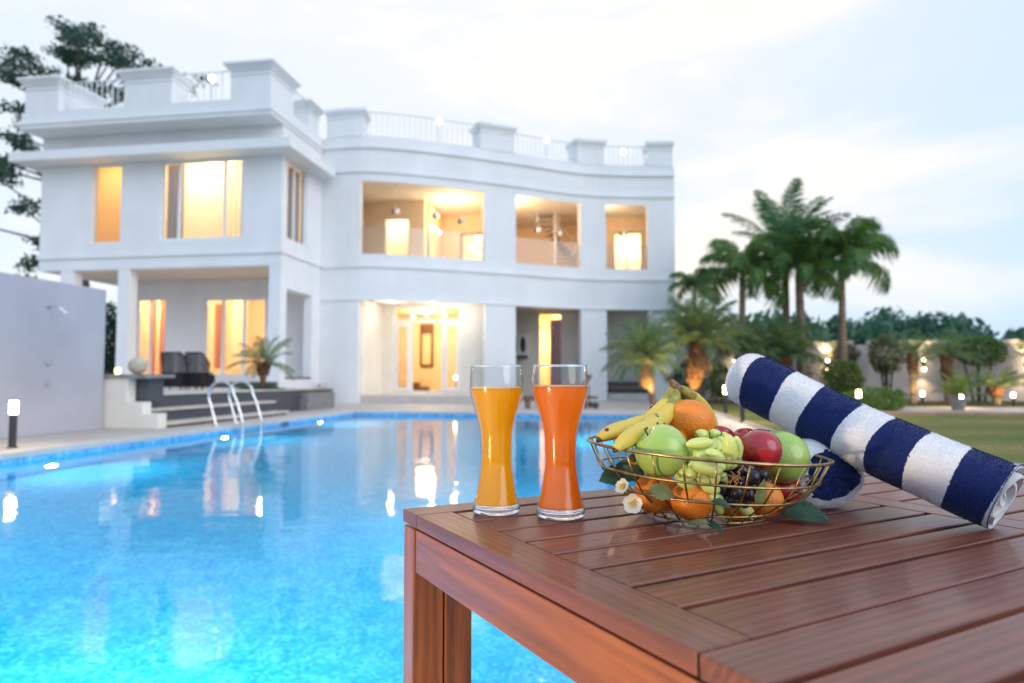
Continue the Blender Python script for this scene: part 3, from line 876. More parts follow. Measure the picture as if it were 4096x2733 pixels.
room_lamp(-13.9, 22.2, 8.6, 130, WARMW)["label"] = "bright ceiling lamp behind the cream blind of the wide upper window"
# side window (faces the pool)
a = MB(); X = WX1 - .08; fw = .07
for (ya, yb) in ((WS[0], WS[0] + fw), (21.92, 21.99), (WS[1] - fw, WS[1])): a.box((X - .07, ya, WS[2]), (X, yb, WS[3]))
a.box((X - .069, WS[0] + fw, WS[2]), (X - .001, WS[1] - fw, WS[2] + fw)); a.box((X - .069, WS[0] + fw, WS[3] - fw), (X - .001, WS[1] - fw, WS[3]))
f = a.build("window", M['white_pvc'], V)
a = MB(); a.box((X - .04, WS[0] + fw, WS[2] + fw), (X - .03, 21.92, WS[3] - fw)); a.build("pane", M['glass'], f)
a = MB(); a.box((X - .04, 21.99, WS[2] + fw), (X - .03, WS[1] - fw, WS[3] - fw)); a.build("pane", M['glass'], f)
a = MB(); a.box((X - .30, 21.25, 5.6), (X - .29, 21.93, 8.3)); a.build("curtain", M['curtain_cream'], f)
a = MB(); a.box((X - .26, 21.96, 5.6), (X - .25, 22.8, 8.3)); a.build("curtain", M['curtain_grey'], f)
# veranda doors and window
f = frame_rect(DB[0], DB[1], DB[2], DB[3], 24.06, .13, name="terrace_door", parent=V, vx=(-14.92, -14.05, -13.15))
for xa, xb in ((-15.62, -14.97), (-14.87, -14.10), (-14.0, -13.20), (-13.10, -12.35)): pane(xa, xb, 1.05, 3.93, 24.09, f)
curtain(-15.45, -14.95, 1.3, 3.8, 24.35, f, 'curtain_red', 1); curtain(-14.75, -14.1, 1.3, 3.95, 24.35, f, 'curtain_cream', 1); curtain(-12.95, -12.3, 1.0, 3.95, 24.4, f, 'curtain_cream', 1)
f = frame_rect(WA[0], WA[1], WA[2], WA[3], 24.06, .09, name="window", parent=V, vx=(-17.98,))
pane(-18.46, -18.03, 1.04, 3.94, 24.09, f); pane(-17.93, -17.37, 1.04, 3.94, 24.09, f)
curtain(-18.2, -17.95, 1.0, 4.0, 24.35, f, 'curtain_red', 1); curtain(-17.8, -17.3, 1.0, 4.0, 24.35, f, 'curtain_red', 1)
room(-18.58, -16.4, 24.26, 28.6, .9, 4.6); room(-16.3, WX1 - .35, 24.26, 28.6, .9, 4.6)
room_lamp(-17.6, 25.6, 4.5, 120)["label"] = "ceiling lamp behind the red curtains beside the wicker chairs"
room_lamp(-13.9, 25.9, 4.5, 190)["label"] = "ceiling lamp inside the terrace doors behind the small palm"
sb = thing("sideboard", "brown wooden sideboard behind the terrace doors", "sideboard", (-13.5, 26.6, .9))
a = MB(); a.box((-14.3, 26.3, .95), (-12.6, 26.8, 1.85)); a.build("cabinet", M['brown_wood'], sb, bevel=.01)
a = MB(); a.box((-14.35, 26.25, 1.852), (-12.55, 26.85, 1.9)); a.build("top", M['brown_wood'], sb)
a = MB(); a.box((-14.0, 28.4, 2.0), (-13.2, 28.55, 3.4)); a.build("shelf_back", M['brown_wood'], sb)
# --- upper balconies
w = MB(); 
wall_x(w, -10.6, -7.9, 27.2, .2, 5.3, 8.36, [(-9.62, -8.55, 5.3, 7.62)])
wall_y(w, 27.4, 30.2, -7.9, .2, 5.3, 8.36, [])
wall_x(w, -8.1, -5.2, 30.2, .2, 5.3, 8.36, [(-7.05, -5.95, 5.3, 7.55)])
wall_y(w, 26.5, 33.3, -5.0, .2, 5.3, 8.36, [])
wall_x(w, -5.0, -.55, 33.3, .2, 5.3, 8.36, [])
wall_y(w, 29.3, 33.3, -.85, .2, 5.3, 8.36, [])
wall_x(w, -.55, 2.16, 31.6, .2, 5.3, 8.36, [(-.15, 1.15, 5.3, 7.65)])
w.build("balcony_wall", M['balcony_wall'], V)
f = frame_rect(-9.62, -8.55, 5.3, 7.62, 27.26, .06, name="balcony_door", parent=V); pane(-9.56, -8.61, 5.36, 7.56, 27.28, f); curtain(-9.6, -8.57, 5.32, 7.6, 27.42, f, 'curtain_cream')
room(-10.5, -7.8, 27.6, 29.4, 5.32, 8.3); 
f = frame_rect(-7.05, -5.95, 5.3, 7.55, 30.15, .10, name="balcony_door", parent=V, mat='brown_wood'); pane(-6.95, -6.05, 5.4, 7.45, 30.2, f)
room(-7.8, -5.3, 30.42, 33, 5.32, 8.3)
f = frame_rect(-.15, 1.15, 5.3, 7.65, 31.64, .05, name="balcony_door", parent=V, vx=(.44,), mat='black_metal'); pane(-.1, .41, 5.35, 7.6, 31.66, f); pane(.47, 1.1, 5.35, 7.6, 31.66, f)
curtain(-.13, 1.13, 5.32, 7.62, 31.85, f, 'curtain_cream')
room(-.5, 2.1, 31.85, 34, 5.32, 8.3)
point_lamp("door_room_bulb", (-9.2, 28.1, 7.4), 75, WARMW, V, .35); point_lamp("far_room_bulb", (-6.2, 31.8, 7.6), 70, WARM, V, .35); point_lamp("end_room_bulb", (.5, 32.6, 7.0), 80, WARMW, V, .35)
room_lamp(-6.7, 27.25, 8.34, 120, WARM, .22)["label"] = "round ceiling lamp on the widest upper balcony"
room_lamp(-4.68, 27.75, 8.34, 190, WARM, .16)["label"] = "ceiling lamp above the spiral staircase"
room_lamp(-.66, 29.5, 8.34, 45, WARM, .10)["label"] = "small ceiling lamp on the narrow end balcony"
wl_ = thing("wall_tube_lamp", "lit tube lamp on the side wall of the widest upper balcony", "wall lamp", (-7.3, 29.2, 7.4))
a = MB(); a.tube([(-7.82, 27.9, 7.42), (-7.82, 29.4, 7.42)], .05, 10); a.build("tube", M['tube_lamp'], wl_, smooth=True)
a = MB(); a.box((-7.90, 27.85, 7.36), (-7.87, 29.45, 7.48)); a.build("fitting", M['white_pvc'], wl_)
wl_ = thing("wall_tube_lamp", "lit tube lamp seen through the brown framed balcony door", "wall lamp", (-5.3, 33.4, 6.9))
a = MB(); a.tube([(-6.85, 30.9, 7.1), (-6.6, 32.4, 6.95)], .05, 10); a.build("tube", M['tube_lamp'], wl_, smooth=True)
# curtains and glass balustrades of the balconies
for i, (s0, s1) in enumerate(UP):
    a = MB(); strip(a, s0 + .01, s1 - .01, 5.56, 6.62, -.16, -.148); a.build("glass_balustrade", M['balustrade_glass'], V)
for (x, y, z, lb) in ((-8.55, 25.4, 7.45, "small white box lamp hanging before the lit balcony door"), (-7.1, 26.0, 7.36, "small white box lamp hanging near the wall tube lamp"), (-6.2, 26.7, 7.27, "small white box lamp hanging over the right part of the widest balcony"),
                      (-3.3, 28.3, 7.15, "small white box lamp hanging left of the spiral stair pole"), (-2.45, 28.9, 7.11, "small white box lamp hanging at the spiral stair pole"), (.25, 29.9, 7.2, "small white box lamp hanging in the narrow end balcony")):
    p = thing("pendant_lamp", lb, "pendant lamp", (x, y, z), "box lamps hanging in the balconies")
    a = MB(); a.box((x - .02, y - .10, z - .09), (x + .13, y + .06, z + .09)); a.build("shade", M['iron'], p, bevel=.01)
    a = MB(); a.box((x - .12, y - .06, z - .10), (x - .022, y + .06, z + .10)); a.build("housing", M['black'], p)
    a = MB(); a.tube([(x, y, z + .09), (x, y, 8.34)], .008, 5); a.build("cord", M['iron'], p)
# spiral staircase in the middle balcony
ss = bpy.data.objects.new("spiral_staircase", None)
cxs, cys = -2.72, 30.3
a = MB(); a.tube([(cxs, cys, 5.3), (cxs, cys, 8.36)], .055, 12); pole = a.build("spiral_staircase", M['iron'], V, smooth=True)
bpy.data.objects.remove(ss)
rail_pts = []
for k in range(15):
    an = -.55 + k * .25; z = 5.45 + k * .2
    a = MB(); q = [(0.05, -.03), (.95, -.17), (.95, .17), (0.05, .03)]
    c_, s_ = math.cos(an), math.sin(an)
    poly = [(cxs + x * c_ - y * s_, cys + x * s_ + y * c_) for x, y in q]
    a.prism(poly, z, z + .07)
    ex, ey = cxs + .93 * c_, cys + .93 * s_
    a.tube([(ex, ey, z), (ex, ey, z + .85)], .012, 5)
    a.build("tread", M['stair_grey'], pole)
    rail_pts.append((ex, ey, z + .85))
a = MB(); a.tube(rail_pts, .022, 6); a.build("handrail", M['iron'], pole, smooth=True)
# --- entrance
w = MB()
w.box((-9.43, 24.2, 0), (-5.05, 26.58, .30)); w.build("entrance_step", M['coping'], V)
w = MB(); wall_x(w, -9.43, -4.75, 26.6, .2, .30, 3.9, [(-9.02, -6.14, .30, 3.84)])
w.box((-9.63, 24.2, .0), (-9.432, 26.6, 3.88)); w.box((-5.06, 26.3, .0), (-4.86, 26.6, 3.88)); w.build("entrance_wall", M['plaster_warm'], V)
f = frame_rect(-9.02, -6.14, .31, 3.84, 26.64, .11, name="entrance_door", parent=V, vx=(-8.25, -6.92), hz=((-8.91, -6.25, 3.22),))
a = MB(); a.box((-7.63, 26.645, 3.28), (-7.53, 26.70, 3.72)); a.build("transom_bar", M['white_pvc'], f)
for xa, xb in ((-8.9, -8.31), (-6.86, -6.26)):
    lf = frame_rect(xa, xb, .42, 3.15, 26.60, .10, .05, name="door_leaf", parent=f) if False else None
    a = MB(); y = 26.60
    a.box((xa, y, .43), (xa + .1, y + .035, 3.15)); a.box((xb - .1, y, .43), (xb, y + .035, 3.15)); a.box((xa + .1, y, .43), (xb - .1, y + .035, .55)); a.box((xa + .1, y, 3.03), (xb - .1, y + .035, 3.15))
    a.build("door_leaf", M['white_pvc'], f)
    a = MB(); a.box((xa + .1, y + .012, .55), (xb - .1, y + .02, 3.03)); a.build("pane", M['glass'], f)
a = MB(); a.box((-8.8, 26.67, 3.30), (-7.64, 26.68, 3.72)); a.build("pane", M['glass'], f)
a = MB(); a.box((-7.52, 26.67, 3.30), (-6.3, 26.68, 3.72)); a.build("pane", M['glass'], f)
room(-11.2, -4.9, 26.82, 31.2, .31, 3.86, 'warm_wall')
hp = thing("wall_panel", "tall dark framed panel on the bright hall wall behind the entrance", "wall panel", (-8.9, 31.1, 1.4))
a = MB(); a.box((-9.2, 31.10, 1.45), (-8.56, 31.17, 3.48)); a.build("frame", M['brown_wood'], hp)
a = MB(); a.box((-9.08, 31.07, 1.58), (-8.68, 31.098, 3.0)); a.build("panel", M['balcony_wall'], hp)
hb = thing("hall_bench", "low brown stepped bench inside the bright entrance hall", "bench", (-9.1, 30.7, .31))
a = MB(); a.box((-9.5, 30.5, .32), (-8.7, 31.0, .52)); a.build("seat", M['brown_wood'], hb)
a = MB(); a.box((-9.5, 30.5, .522), (-9.15, 31.0, .72)); a.build("box", M['brown_wood'], hb)
room_lamp(-8.3, 29.0, 3.82, 160, WARM, .2)["label"] = "ceiling lamp in the entrance hall"
hl = thing("hall_floor_lamp", "small lit ball lamp inside the right entrance door leaf", "lamp", (-6.9, 29.2, .31))
a = MB(); a.ball((-7.0, 29.2, .95), .09); a.build("globe", M['lamp'], hl, smooth=True); a = MB(); a.tube([(-7.0, 29.2, .32), (-7.0, 29.2, .88)], .02); a.build("stem", M['black_metal'], hl)
for x, y, lb in ((-8.6, 25.3, "round downlight in the entrance porch ceiling, on the shower side"), (-7.1, 25.7, "round downlight above the entrance doors"), (-6.2, 25.75, "round downlight in the entrance porch ceiling, on the lounger side")):
    d = thing("porch_downlight", lb, "downlight", (x, y, 3.88), "downlights in the entrance porch")
    a = MB(); a.lathe([(0, -.01), (.09, -.01)], 16, (x, y, 3.885)); a.build("lens", M['lamp_ceiling'], d)
    a = MB(); a.lathe([(.09, -.018), (.12, -.012), (.12, .0)], 16, (x, y, 3.897)); a.build("trim_ring", M['steel'], d)
    point_lamp("bulb", (x, y, 3.55), 15, (1.0, .90, .74), d, .06)
# recess 2 and 3
w = MB()
wall_x(w, -5.0, -1.2, 30.2, .2, 0, 3.9, [(-3.48, -2.42, .3, 3.80)]); w.box((-5.06, 26.9, 0), (-4.9, 30.2, 3.88)); w.box((-1.35, 28.75, 0), (-1.2, 30.2, 3.88))
wall_x(w, -.9, 2.16, 31.0, .2, 0, 3.9, []); w.box((-.9, 29.0, 0), (-.75, 31.0, 3.88)); w.build("recess_wall", M['plaster_warm'], V)
f = frame_rect(-3.48, -2.42, .3, 3.80, 30.25, .05, name="recess_window", parent=V, hz=((-3.43, -2.47, 3.2),)); pane(-3.43, -2.47, .35, 3.15, 30.28, f); pane(-3.43, -2.47, 3.25, 3.75, 30.28, f)
curtain(-3.0, -2.4, .3, 3.55, 30.5, f, 'curtain_brown', 1); curtain(-3.5, -2.95, .3, 3.8, 30.75, f, 'curtain_amber')
room(-4.9, -1.3, 30.42, 33, .3, 3.86)
point_lamp("recess_room_bulb", (-3.3, 31.8, 2.6), 200, WARM, V, .15)
w = MB(); w.box((-.42, 29.2, .0), (1.3, 30.9, .28)); w.build("recess_step", M['coping'], V)
for z in (.32, .66):
    a = MB(); a.box((-.6, 30.55, z), (1.9, 30.98, z + .10)); a.build("granite_ledge", M['granite'], V)
ac = thing("air_conditioner", "white outdoor air conditioner with two dark grilles in the recess", "air conditioner", (-4.4, 29.9, 1.9), )
a = MB(); a.box((-4.82, 29.75, 1.92), (-3.92, 30.18, 2.86)); a.build("casing", M['ac_white'], ac, bevel=.02)
a = MB(); a.ball((-4.12, 29.75, 2.40), .13, .02, .36); a.build("fan_grille", M['black'], ac, smooth=True)
a = MB()
for k in range(7): a.box((-4.74, 29.735, 2.06 + k * .10), (-4.36, 29.752, 2.13 + k * .10))
a.build("slat_grille", M['black'], ac)
a = MB(); a.box((-4.8, 29.7, 1.84), (-3.95, 30.19, 1.915)); a.build("bracket", M['black_metal'], ac)

# roof floodlights
for x, y, z, lb in ((-13.37, 20.6, 10.98, "bright floodlight on the left wing roof behind the railing"), (-6.85, 25.5, 11.0, "bright floodlight over the longest curved roof railing"), (-2.88, 28.0, 10.92, "bright floodlight over the middle roof railing"), (.31, 29.5, 10.72, "bright floodlight over the short end roof railing")):
    fl = thing("roof_floodlight", lb, "floodlight", (x, y, 9.6), "floodlights along the roof edge")
    a = MB(); a.tube([(x, y, 9.5), (x, y, z - .1)], .025, 8); a.build("post", M['iron'], fl)
    a = MB(); a.ball((x, y, z), .10); a.build("globe", M['lamp_hot'], fl, smooth=True)

# ================================================================== THINGS BY THE POOL
bn = thing("litter_bin", "cylindrical steel litter bin against the white villa wall", "bin", (-10.72, 23.4, 0))
a = MB(); a.lathe([(0, .0), (.16, .0), (.16, .70), (.15, .72), (.0, .73)], 24, (-10.62, 23.45, 0)); a.build("body", M['brushed'], bn, smooth=False)
a = MB(); a.box((-10.60, 23.28, .46), (-10.46, 23.33, .60)); a.build("opening", M['black'], bn)
pl = thing("stone_planter", "grey stone planter with a round end at the terrace corner", "planter", (-9.6, 18.2, 0))
a = MB(); a.box((-9.55, 18.45, 0), (-8.75, 20.3, .50)); a.lathe([(.72, 0), (.72, .44), (.70, .50), (.60, .50), (.58, .40), (0, .40)], 28, (-9.75, 17.7, 0)); a.build("body", M['grey_stone'], pl)

LEAF_Q = [(-.5, 0), (0, -.28), (.5, 0), (0, .28)]
def leaves(mb, centers, size, flat=0.0, rs=rng, stretch=1.0, up=False):
    """small leaf faces at the given centres"""
    n = len(centers)
    A = rs.normal(size=(n, 3)); 
    if flat: A[:, 2] *= (1 - flat)
    A /= np.linalg.norm(A, axis=1)[:, None]
    B = rs.normal(size=(n, 3)); 
    if flat: B[:, 2] *= (1 - flat)
    B -= A * (A * B).sum(1)[:, None]; B /= np.linalg.norm(B, axis=1)[:, None]
    s = size * rs.uniform(.6, 1.35, n)[:, None]
    base = len(mb.v)
    P = np.stack([centers - A * s * .5 * stretch, centers - B * s * .26, centers + A * s * .5 * stretch, centers + B * s * .26], 1).reshape(-1, 3)
    mb.v += [tuple(p) for p in P]
    for i in range(n): mb.f.append((base + 4 * i, base + 4 * i + 1, base + 4 * i + 2, base + 4 * i + 3)); mb.m.append(mb.cur)
def blob(n, c, r, rs=rng, shell=.35, lumps=5):
    """points through an uneven lumpy volume"""
    c = np.array(c); r = np.array(r)
    d = rs.normal(size=(n, 3)); d /= np.linalg.norm(d, axis=1)[:, None]
    ld = rs.normal(size=(lumps, 3)); ld /= np.linalg.norm(ld, axis=1)[:, None]
    amp = 1 + .28 * np.clip(((d @ ld.T) ** 3).max(1), 0, 1) - .18 * np.clip((((-d) @ ld.T) ** 5).max(1), 0, 1)
    u = rs.uniform(shell, 1, n) ** .5
    return c + d * r * (u * amp)[:, None]

a = MB(); leaves(a, blob(900, (-9.75, 17.7, .52), (.62, .62, .18)), .14); tag(a.build("planter_groundcover", M['planter_green']), "low dense green ground cover filling the round planter", "plant")

# sun lounger on the far deck
lg = thing("sun_lounger", "brown slatted wooden sun lounger with raised back on the far deck", "sun lounger", (-1.7, 20.5, 0))
Mx = Matrix.Translation((-2.72, 20.35, 0)) @ Matrix.Rotation(R(16), 4, 'Z')
def lob(name, a_, b_, Mloc=None, mat='lounger_wood'):
    a = MB(); a.box((-(b_[0] - a_[0]) / 2, -(b_[1] - a_[1]) / 2, -(b_[2] - a_[2]) / 2), ((b_[0] - a_[0]) / 2, (b_[1] - a_[1]) / 2, (b_[2] - a_[2]) / 2))
    me = bpy.data.meshes.new(name); me.from_pydata(a.v, [], a.f); me.materials.append(M[mat])
    c = Vector([(p + q) / 2 for p, q in zip(a_, b_)])
    return link(name, me, lg, M=Mx @ (Mloc or Matrix()) @ Matrix.Translation(c))
for y in (0, .62): lob("side_rail", (0, y, .30), (2.2, y + .04, .38))
for x in (.06, 1.78):
    for y in (-.002, .612): lob("leg", (x, y, 0), (x + .07, y + .05, .299))
for k in range(17): lob("slat", (.04 + k * .098, .042, .345), (.04 + k * .098 + .08, .618, .365))
Mb = Matrix.Translation((1.70, 0, .36)) @ Matrix.Rotation(R(-62), 4, 'Y')
for y in (.05, .56): lob("back_rail", (0, y, 0), (.74, y + .04, .04), Mb)
for k in range(8): lob("back_slat", (.03 + k * .09, .052, .042), (.03 + k * .09 + .078, .598, .06), Mb)
lob("prop", (1.98, .30, .05), (2.02, .34, .70))
for y in (-.05, .66):
    a = MB(); a.tube([(2.12, y, .1), (2.12, y + .03, .1)], .10, 16); a.v = rigid(Mx, a.v); a.build("wheel", M['black'], lg)

# bollard lamps
def bollard_proto():
    r = thing("bollard_lamp", "x", "bollard lamp", (0, 0, 0), "lit bollard lamps round the garden")
    h = .65
    a = MB(); a.lathe([(.065, 0), (.065, .012), (.046, .016), (.046, h - .20)], 20, cap0=True, cap1=True); a.build("post", M['black_metal'], r)
    a = MB(); a.lathe([(.0, h - .198), (.044, h - .198), (.048, h - .19), (.048, h - .03), (.042, h - .012), (0, h - .01)], 20); a.build("lit_globe", M['lamp'], r, smooth=False)
    a = MB(); a.lathe([(.050, h - .022), (.050, h - .008), (.03, h), (0, h + .002)], 20); a.build("cap", M['black_metal'], r)
    return r
bo = bollard_proto()
BOLL = [(-8.01, 8.06, 1.0, "lit bollard lamp standing on the deck before the tall shower wall"),
        (2.77, 18.5, 1.16, "lit bollard lamp at the lawn edge beside the big date palm trunk"),
        (2.58, 14.96, 1.0, "dark bollard post whose lamp hides behind the striped towel"),
        (5.92, 18.16, 1.0, "lit bollard lamp just over the towel, left of the low lime bush"),
        (9.87, 24.25, .78, "lit bollard lamp under the thin palm at the double wall light"),
        (10.09, 22.16, .74, "lit bollard lamp shining through the potted palm"),
        (12.24, 23.6, .74, "lit bollard lamp at the right edge near the stubby palm"),
        (-1.35, -.45, 1.0, "lit bollard lamp on the near deck beside the camera side of the table")]
for i, (x, y, s, lb) in enumerate(BOLL):
    o = bo if i == 0 else copy_tree(bo)
    o.location = (x, y, 0.0); o.scale = (1, 1, s) if s != 1.0 else (1, 1, 1); o["label"] = lb
    pw = 14 if i < 7 else 92
    point_lamp("bulb", (x, y, (.65 * s) + (.09 if i < 7 else -.1)), pw, WARM, None, .05) if False else None
    L_ = bpy.data.lights.new("bulb", 'POINT'); L_.energy = pw; L_.color = WARM; L_.shadow_soft_size = .06
    lo = bpy.data.objects.new("bulb", L_); COL.objects.link(lo); lo.parent = o; lo.location = (0, 0, .545)

# ================================================================== BOUNDARY WALL, PATH, BEDS
g = MB(); g.box((6.6, 18.9, 0), (40, 22.6, .045)); g.build("garden_path", M['path_stone'], kind='structure')
g = MB(); g.box((6.55, 18.75, 0), (40, 18.898, .07)); g.box((6.55, 22.602, 0), (40, 22.75, .07)); g.build("path_kerb", M['brick_edge'], kind='structure')
g = MB(); g.box((2.7, 26.2, 0.0), (40, 29.4, .04)); g.build("planting_bed", M['terracotta'], kind='structure')
bw = thing("boundary_wall", "long pale boundary wall with raised panels behind the garden", "wall", (10, 29.5, 0))
a = MB(); a.box((2.5, 29.5, 0), (40, 29.7, 2.28)); a.build("masonry", M['garden_wall'], bw)
x = 2.5
while x < 34:
    pn = MB(); pn.box((x + .55, 29.44, 1.75), (x + 3.05, 29.498, 2.2)); pn.build("panel", M['garden_wall'], bw)
    cp = MB(); cp.box((x + .30, 29.40, 2.282), (x + 3.33, 29.8, 2.45)); cp.build("coping", M['garden_wall'], bw, bevel=.01)
    po = MB(); po.box((x + 3.40, 29.36, 0), (x + 3.85, 29.497, 2.0)); po.build("pilaster", M['garden_wall'], bw)
    x += 3.62
def sconce_proto():
    r = thing("wall_sconce", "x", "wall light", (0, 0, 0), "double wall lights on the boundary wall")
    a = MB(); a.lathe([(.05, -.13), (.05, .13)], 16, (0, -.10, 0), True, True); a.build("body", M['black_metal'], r)
    a = MB(); a.box((-.03, -.05, -.05), (.03, 0.0, .05)); a.build("bracket", M['black_metal'], r)
    for z, nm in ((.132, "lens"), (-.132, "lens")):
        a = MB(); a.ball((0, -.10, z + math.copysign(.045, z)), .055, n=14, m=8); a.build(nm, M['lamp'], r, smooth=True)
    return r
sc = sconce_proto()
for i, (x, lb) in enumerate(((4.77, "double wall light half hidden behind the date palm fronds"), (8.39, "double wall light on the bare wall beside the grey palm trunk"), (12.0, "double wall light behind the thin palm crown"), (15.66, "double wall light at the right edge under the dark hedge"))):
    o = sc if i == 0 else copy_tree(sc)
    o.location = (x, 29.34, 1.46); o["label"] = lb
    for dz in (1, -1):
        d = bpy.data.lights.new("beam", 'SPOT'); d.energy = 70 if dz > 0 else 22; d.color = WARM; d.spot_size = R(95); d.spot_blend = .8; d.shadow_soft_size = .04
        q = bpy.data.objects.new("beam", d); COL.objects.link(q); q.parent = o; q.location = (0, -.12, .26 * dz)
        q.rotation_euler = (0 if dz < 0 else PI, 0, 0)

# ================================================================== PALMS AND TREES
def frond_mesh(name, L, n, leaf, droop, mat, width=.035, ldroop=.5, arch=.0, vee=.4, seed=0, bare=.12, dens=1):
    """one pinnate leaf along +X that bends down; leaflets both sides"""
    rs = np.random.default_rng(seed)
    a = MB(); pts = []
    ang = arch; p = Vector((0, 0, 0)); N = 14
    for i in range(N + 1):
        pts.append(p.copy()); p = p + Vector((math.cos(ang), 0, math.sin(ang))) * (L / N); ang -= droop / N * (0.4 + 1.2 * i / N)
    a.tube(pts, [max(.018 * L * .5 * (1 - .85 * i / N), .004) for i in range(N + 1)], 5)
    for i in range(n):
        u = bare + (1 - bare) * (i + .5) / n
        k = min(int(u * N), N - 1); q = pts[k].lerp(pts[k + 1], u * N - k); tg = (pts[k + 1] - pts[k]).normalized()
        prof = math.sin(PI * (.12 + .86 * (u - bare) / (1 - bare))) ** .6
        for sd in (-1, 1):
            for rep in range(dens):
                l = leaf * prof * rs.uniform(.8, 1.1)
                side = Vector((0, sd, 0)); upv = tg.cross(Vector((0, 1, 0))) * -1
                d = (tg * rs.uniform(.35, .75) + side * 1.0 + upv * rs.uniform(-vee * .3, vee) * (1 if rep == 0 else -1)).normalized()
                m1 = q + d * l * .5; e = q + d * l + Vector((0, 0, -1)) * l * ldroop * rs.uniform(.6, 1.2); m1 += Vector((0, 0, -1)) * l * ldroop * .15
                wd = tg * width * rs.uniform(.7, 1.2)
                b0 = len(a.v); a.v += [tuple(q - wd * .4), tuple(q + wd * .4), tuple(m1 + wd), tuple(m1 - wd), tuple(e)]
                a.face(b0, b0 + 1, b0 + 2, b0 + 3); a.face(b0 + 3, b0 + 2, b0 + 4)
    me = bpy.data.meshes.new(name); me.from_pydata(a.v, [], a.f); me.materials.append(M[mat]); me.update()
    return me
FR = {k: [frond_mesh("frond", 1.0, 44, .26, 2.5, 'frond', .013, 1.0, .75, .7, s, dens=2) for s in range(3)] for k in ('royal',)}
FR['coco'] = [frond_mesh("frond", 1.0, 64, .21, .95, 'frond_coco', .008, .35, .12, .3, 10 + s) for s in range(3)]
FR['date'] = [frond_mesh("frond", 1.0, 38, .20, 1.35, 'frond_date', .011, .45, .35, .5, 20 + s) for s in range(3)]
FR['lime'] = [frond_mesh("frond", 1.0, 22, .24, 1.5, 'frond_lime', .018, .4, .4, .4, 30 + s) for s in range(2)]
FR['dry'] = [frond_mesh("frond", 1.0, 26, .20, 1.1, 'frond_dry', .012, .7, .0, .4, 40 + s) for s in range(2)]
def palm(name, label, cat, base, top, r0, r1, n, kind, L, e0, e1, group=None, trunk='trunk', boot=None, dry=0, rs=None, bulge=None, shaft=None, bend=0.0):
    rs = np.random.default_rng(rs if rs is not None else int(abs(base[0] * 997 + base[1] * 31)))
    t0 = thing(name, label, cat, base, group)
    b_, tp = Vector(base), Vector(top)
    pts, rad = [], []
    K = 16
    for i in range(K + 1):
        u = i / K; p = b_.lerp(tp, u); p.x += bend * math.sin(PI * u)
        pts.append(p); rr = r0 + (r1 - r0) * u
        if bulge: rr += bulge[1] * math.exp(-((u - bulge[0]) / bulge[2]) ** 2)
        rad.append(rr * (1 + .05 * (i % 2)) * (1.25 if i == 0 else 1))
    a = MB(); a.tube(pts, rad, 12); a.build("trunk", M[trunk], t0, smooth=True)
    if boot:
        a = MB()
        for i in range(90):
            u = rs.uniform(boot[0], 1.0); k = min(int(u * K), K - 1); p = pts[k].lerp(pts[k + 1], u * K - k); an = rs.uniform(0, 2 * PI)
            rr = rad[k] * .96; d = Vector((math.cos(an), math.sin(an), 0))
            c0 = p + d * rr; tip = c0 + d * .10 + Vector((0, 0, .13)); s = Vector((-d.y, d.x, 0)) * .05
            n0 = len(a.v); a.v += [tuple(c0 - s), tuple(c0 + s), tuple(tip), tuple(c0 + d * .05 - Vector((0, 0, .02)))]
            a.face(n0, n0 + 1, n0 + 2); a.face(n0, n0 + 2, n0 + 3); a.face(n0 + 1, n0 + 3, n0 + 2)
        a.build("leaf_bases", M['boot'], t0, kind='stuff')
    if shaft:
        a = MB(); a.tube([tp, tp + Vector((0, 0, shaft * .5)), tp + Vector((0, 0, shaft))], [r1 * 1.1, r1 * .9, r1 * .4], 10); a.build("crownshaft", M['frond'], t0, smooth=True); tp = tp + Vector((0, 0, shaft * .75))
    for i in range(n):
        az = i * 2.39996 + rs.uniform(-.25, .25); u = (i + .5) / n
        el = e1 + (e0 - e1) * u ** .9 + rs.uniform(-.10, .10)
        ln = L * rs.uniform(.82, 1.1)
        Mt = Matrix.Translation(tp + Vector((math.cos(az), math.sin(az), 0)) * r1 * .6) @ Euler((rs.uniform(-.25, .25), -el, az), 'XYZ').to_matrix().to_4x4() @ Matrix.Scale(ln, 4)
        link("frond", FR[kind][i % len(FR[kind])], t0, M=Mt)
    for i in range(dry):
        az = rs.uniform(0, 2 * PI); Mt = Matrix.Translation(tp - Vector((0, 0, .12))) @ Euler((0, rs.uniform(.7, 1.15), az), 'XYZ').to_matrix().to_4x4() @ Matrix.Scale(L * rs.uniform(.5, .75), 4)
        link("dry_frond", FR['dry'][i % 2], t0, M=Mt)
    return t0
TP = "tall palms behind the pool"
palm("tall_palm", "slender tall palm nearest the end of the villa", "palm tree", (2.95, 27.2, 0), (2.98, 27.2, 4.0), .09, .06, 11, 'royal', 1.4, .95, -.6, TP, shaft=.5)
palm("tall_palm", "drooping tall palm with a brown spear, second from the villa", "palm tree", (4.62, 27, 0), (4.74, 27, 4.45), .14, .11, 15, 'royal', 2.2, 1.05, -.75, TP, shaft=.6)
palm("tall_palm", "bushy drooping palm below the upright coconut crown", "palm tree", (6.85, 27, 0), (6.8, 27, 4.6), .19, .14, 18, 'royal', 2.2, 1.05, -.75, TP, shaft=.6)
palm("coconut_palm", "coconut palm with long upright fronds, tallest of the palms", "palm tree", (6.55, 28.2, 0), (6.60, 28.2, 5.9), .17, .12, 19, 'coco', 2.85, 1.58, .15, TP)
palm("tall_palm", "tall palm with a bare grey trunk standing apart from the palm group", "palm tree", (8.25, 27, 0), (8.32, 27, 4.75), .18, .11, 14, 'royal', 2.5, 1.05, -.6, TP, shaft=.65)
DP = "date palms in the planting beds"
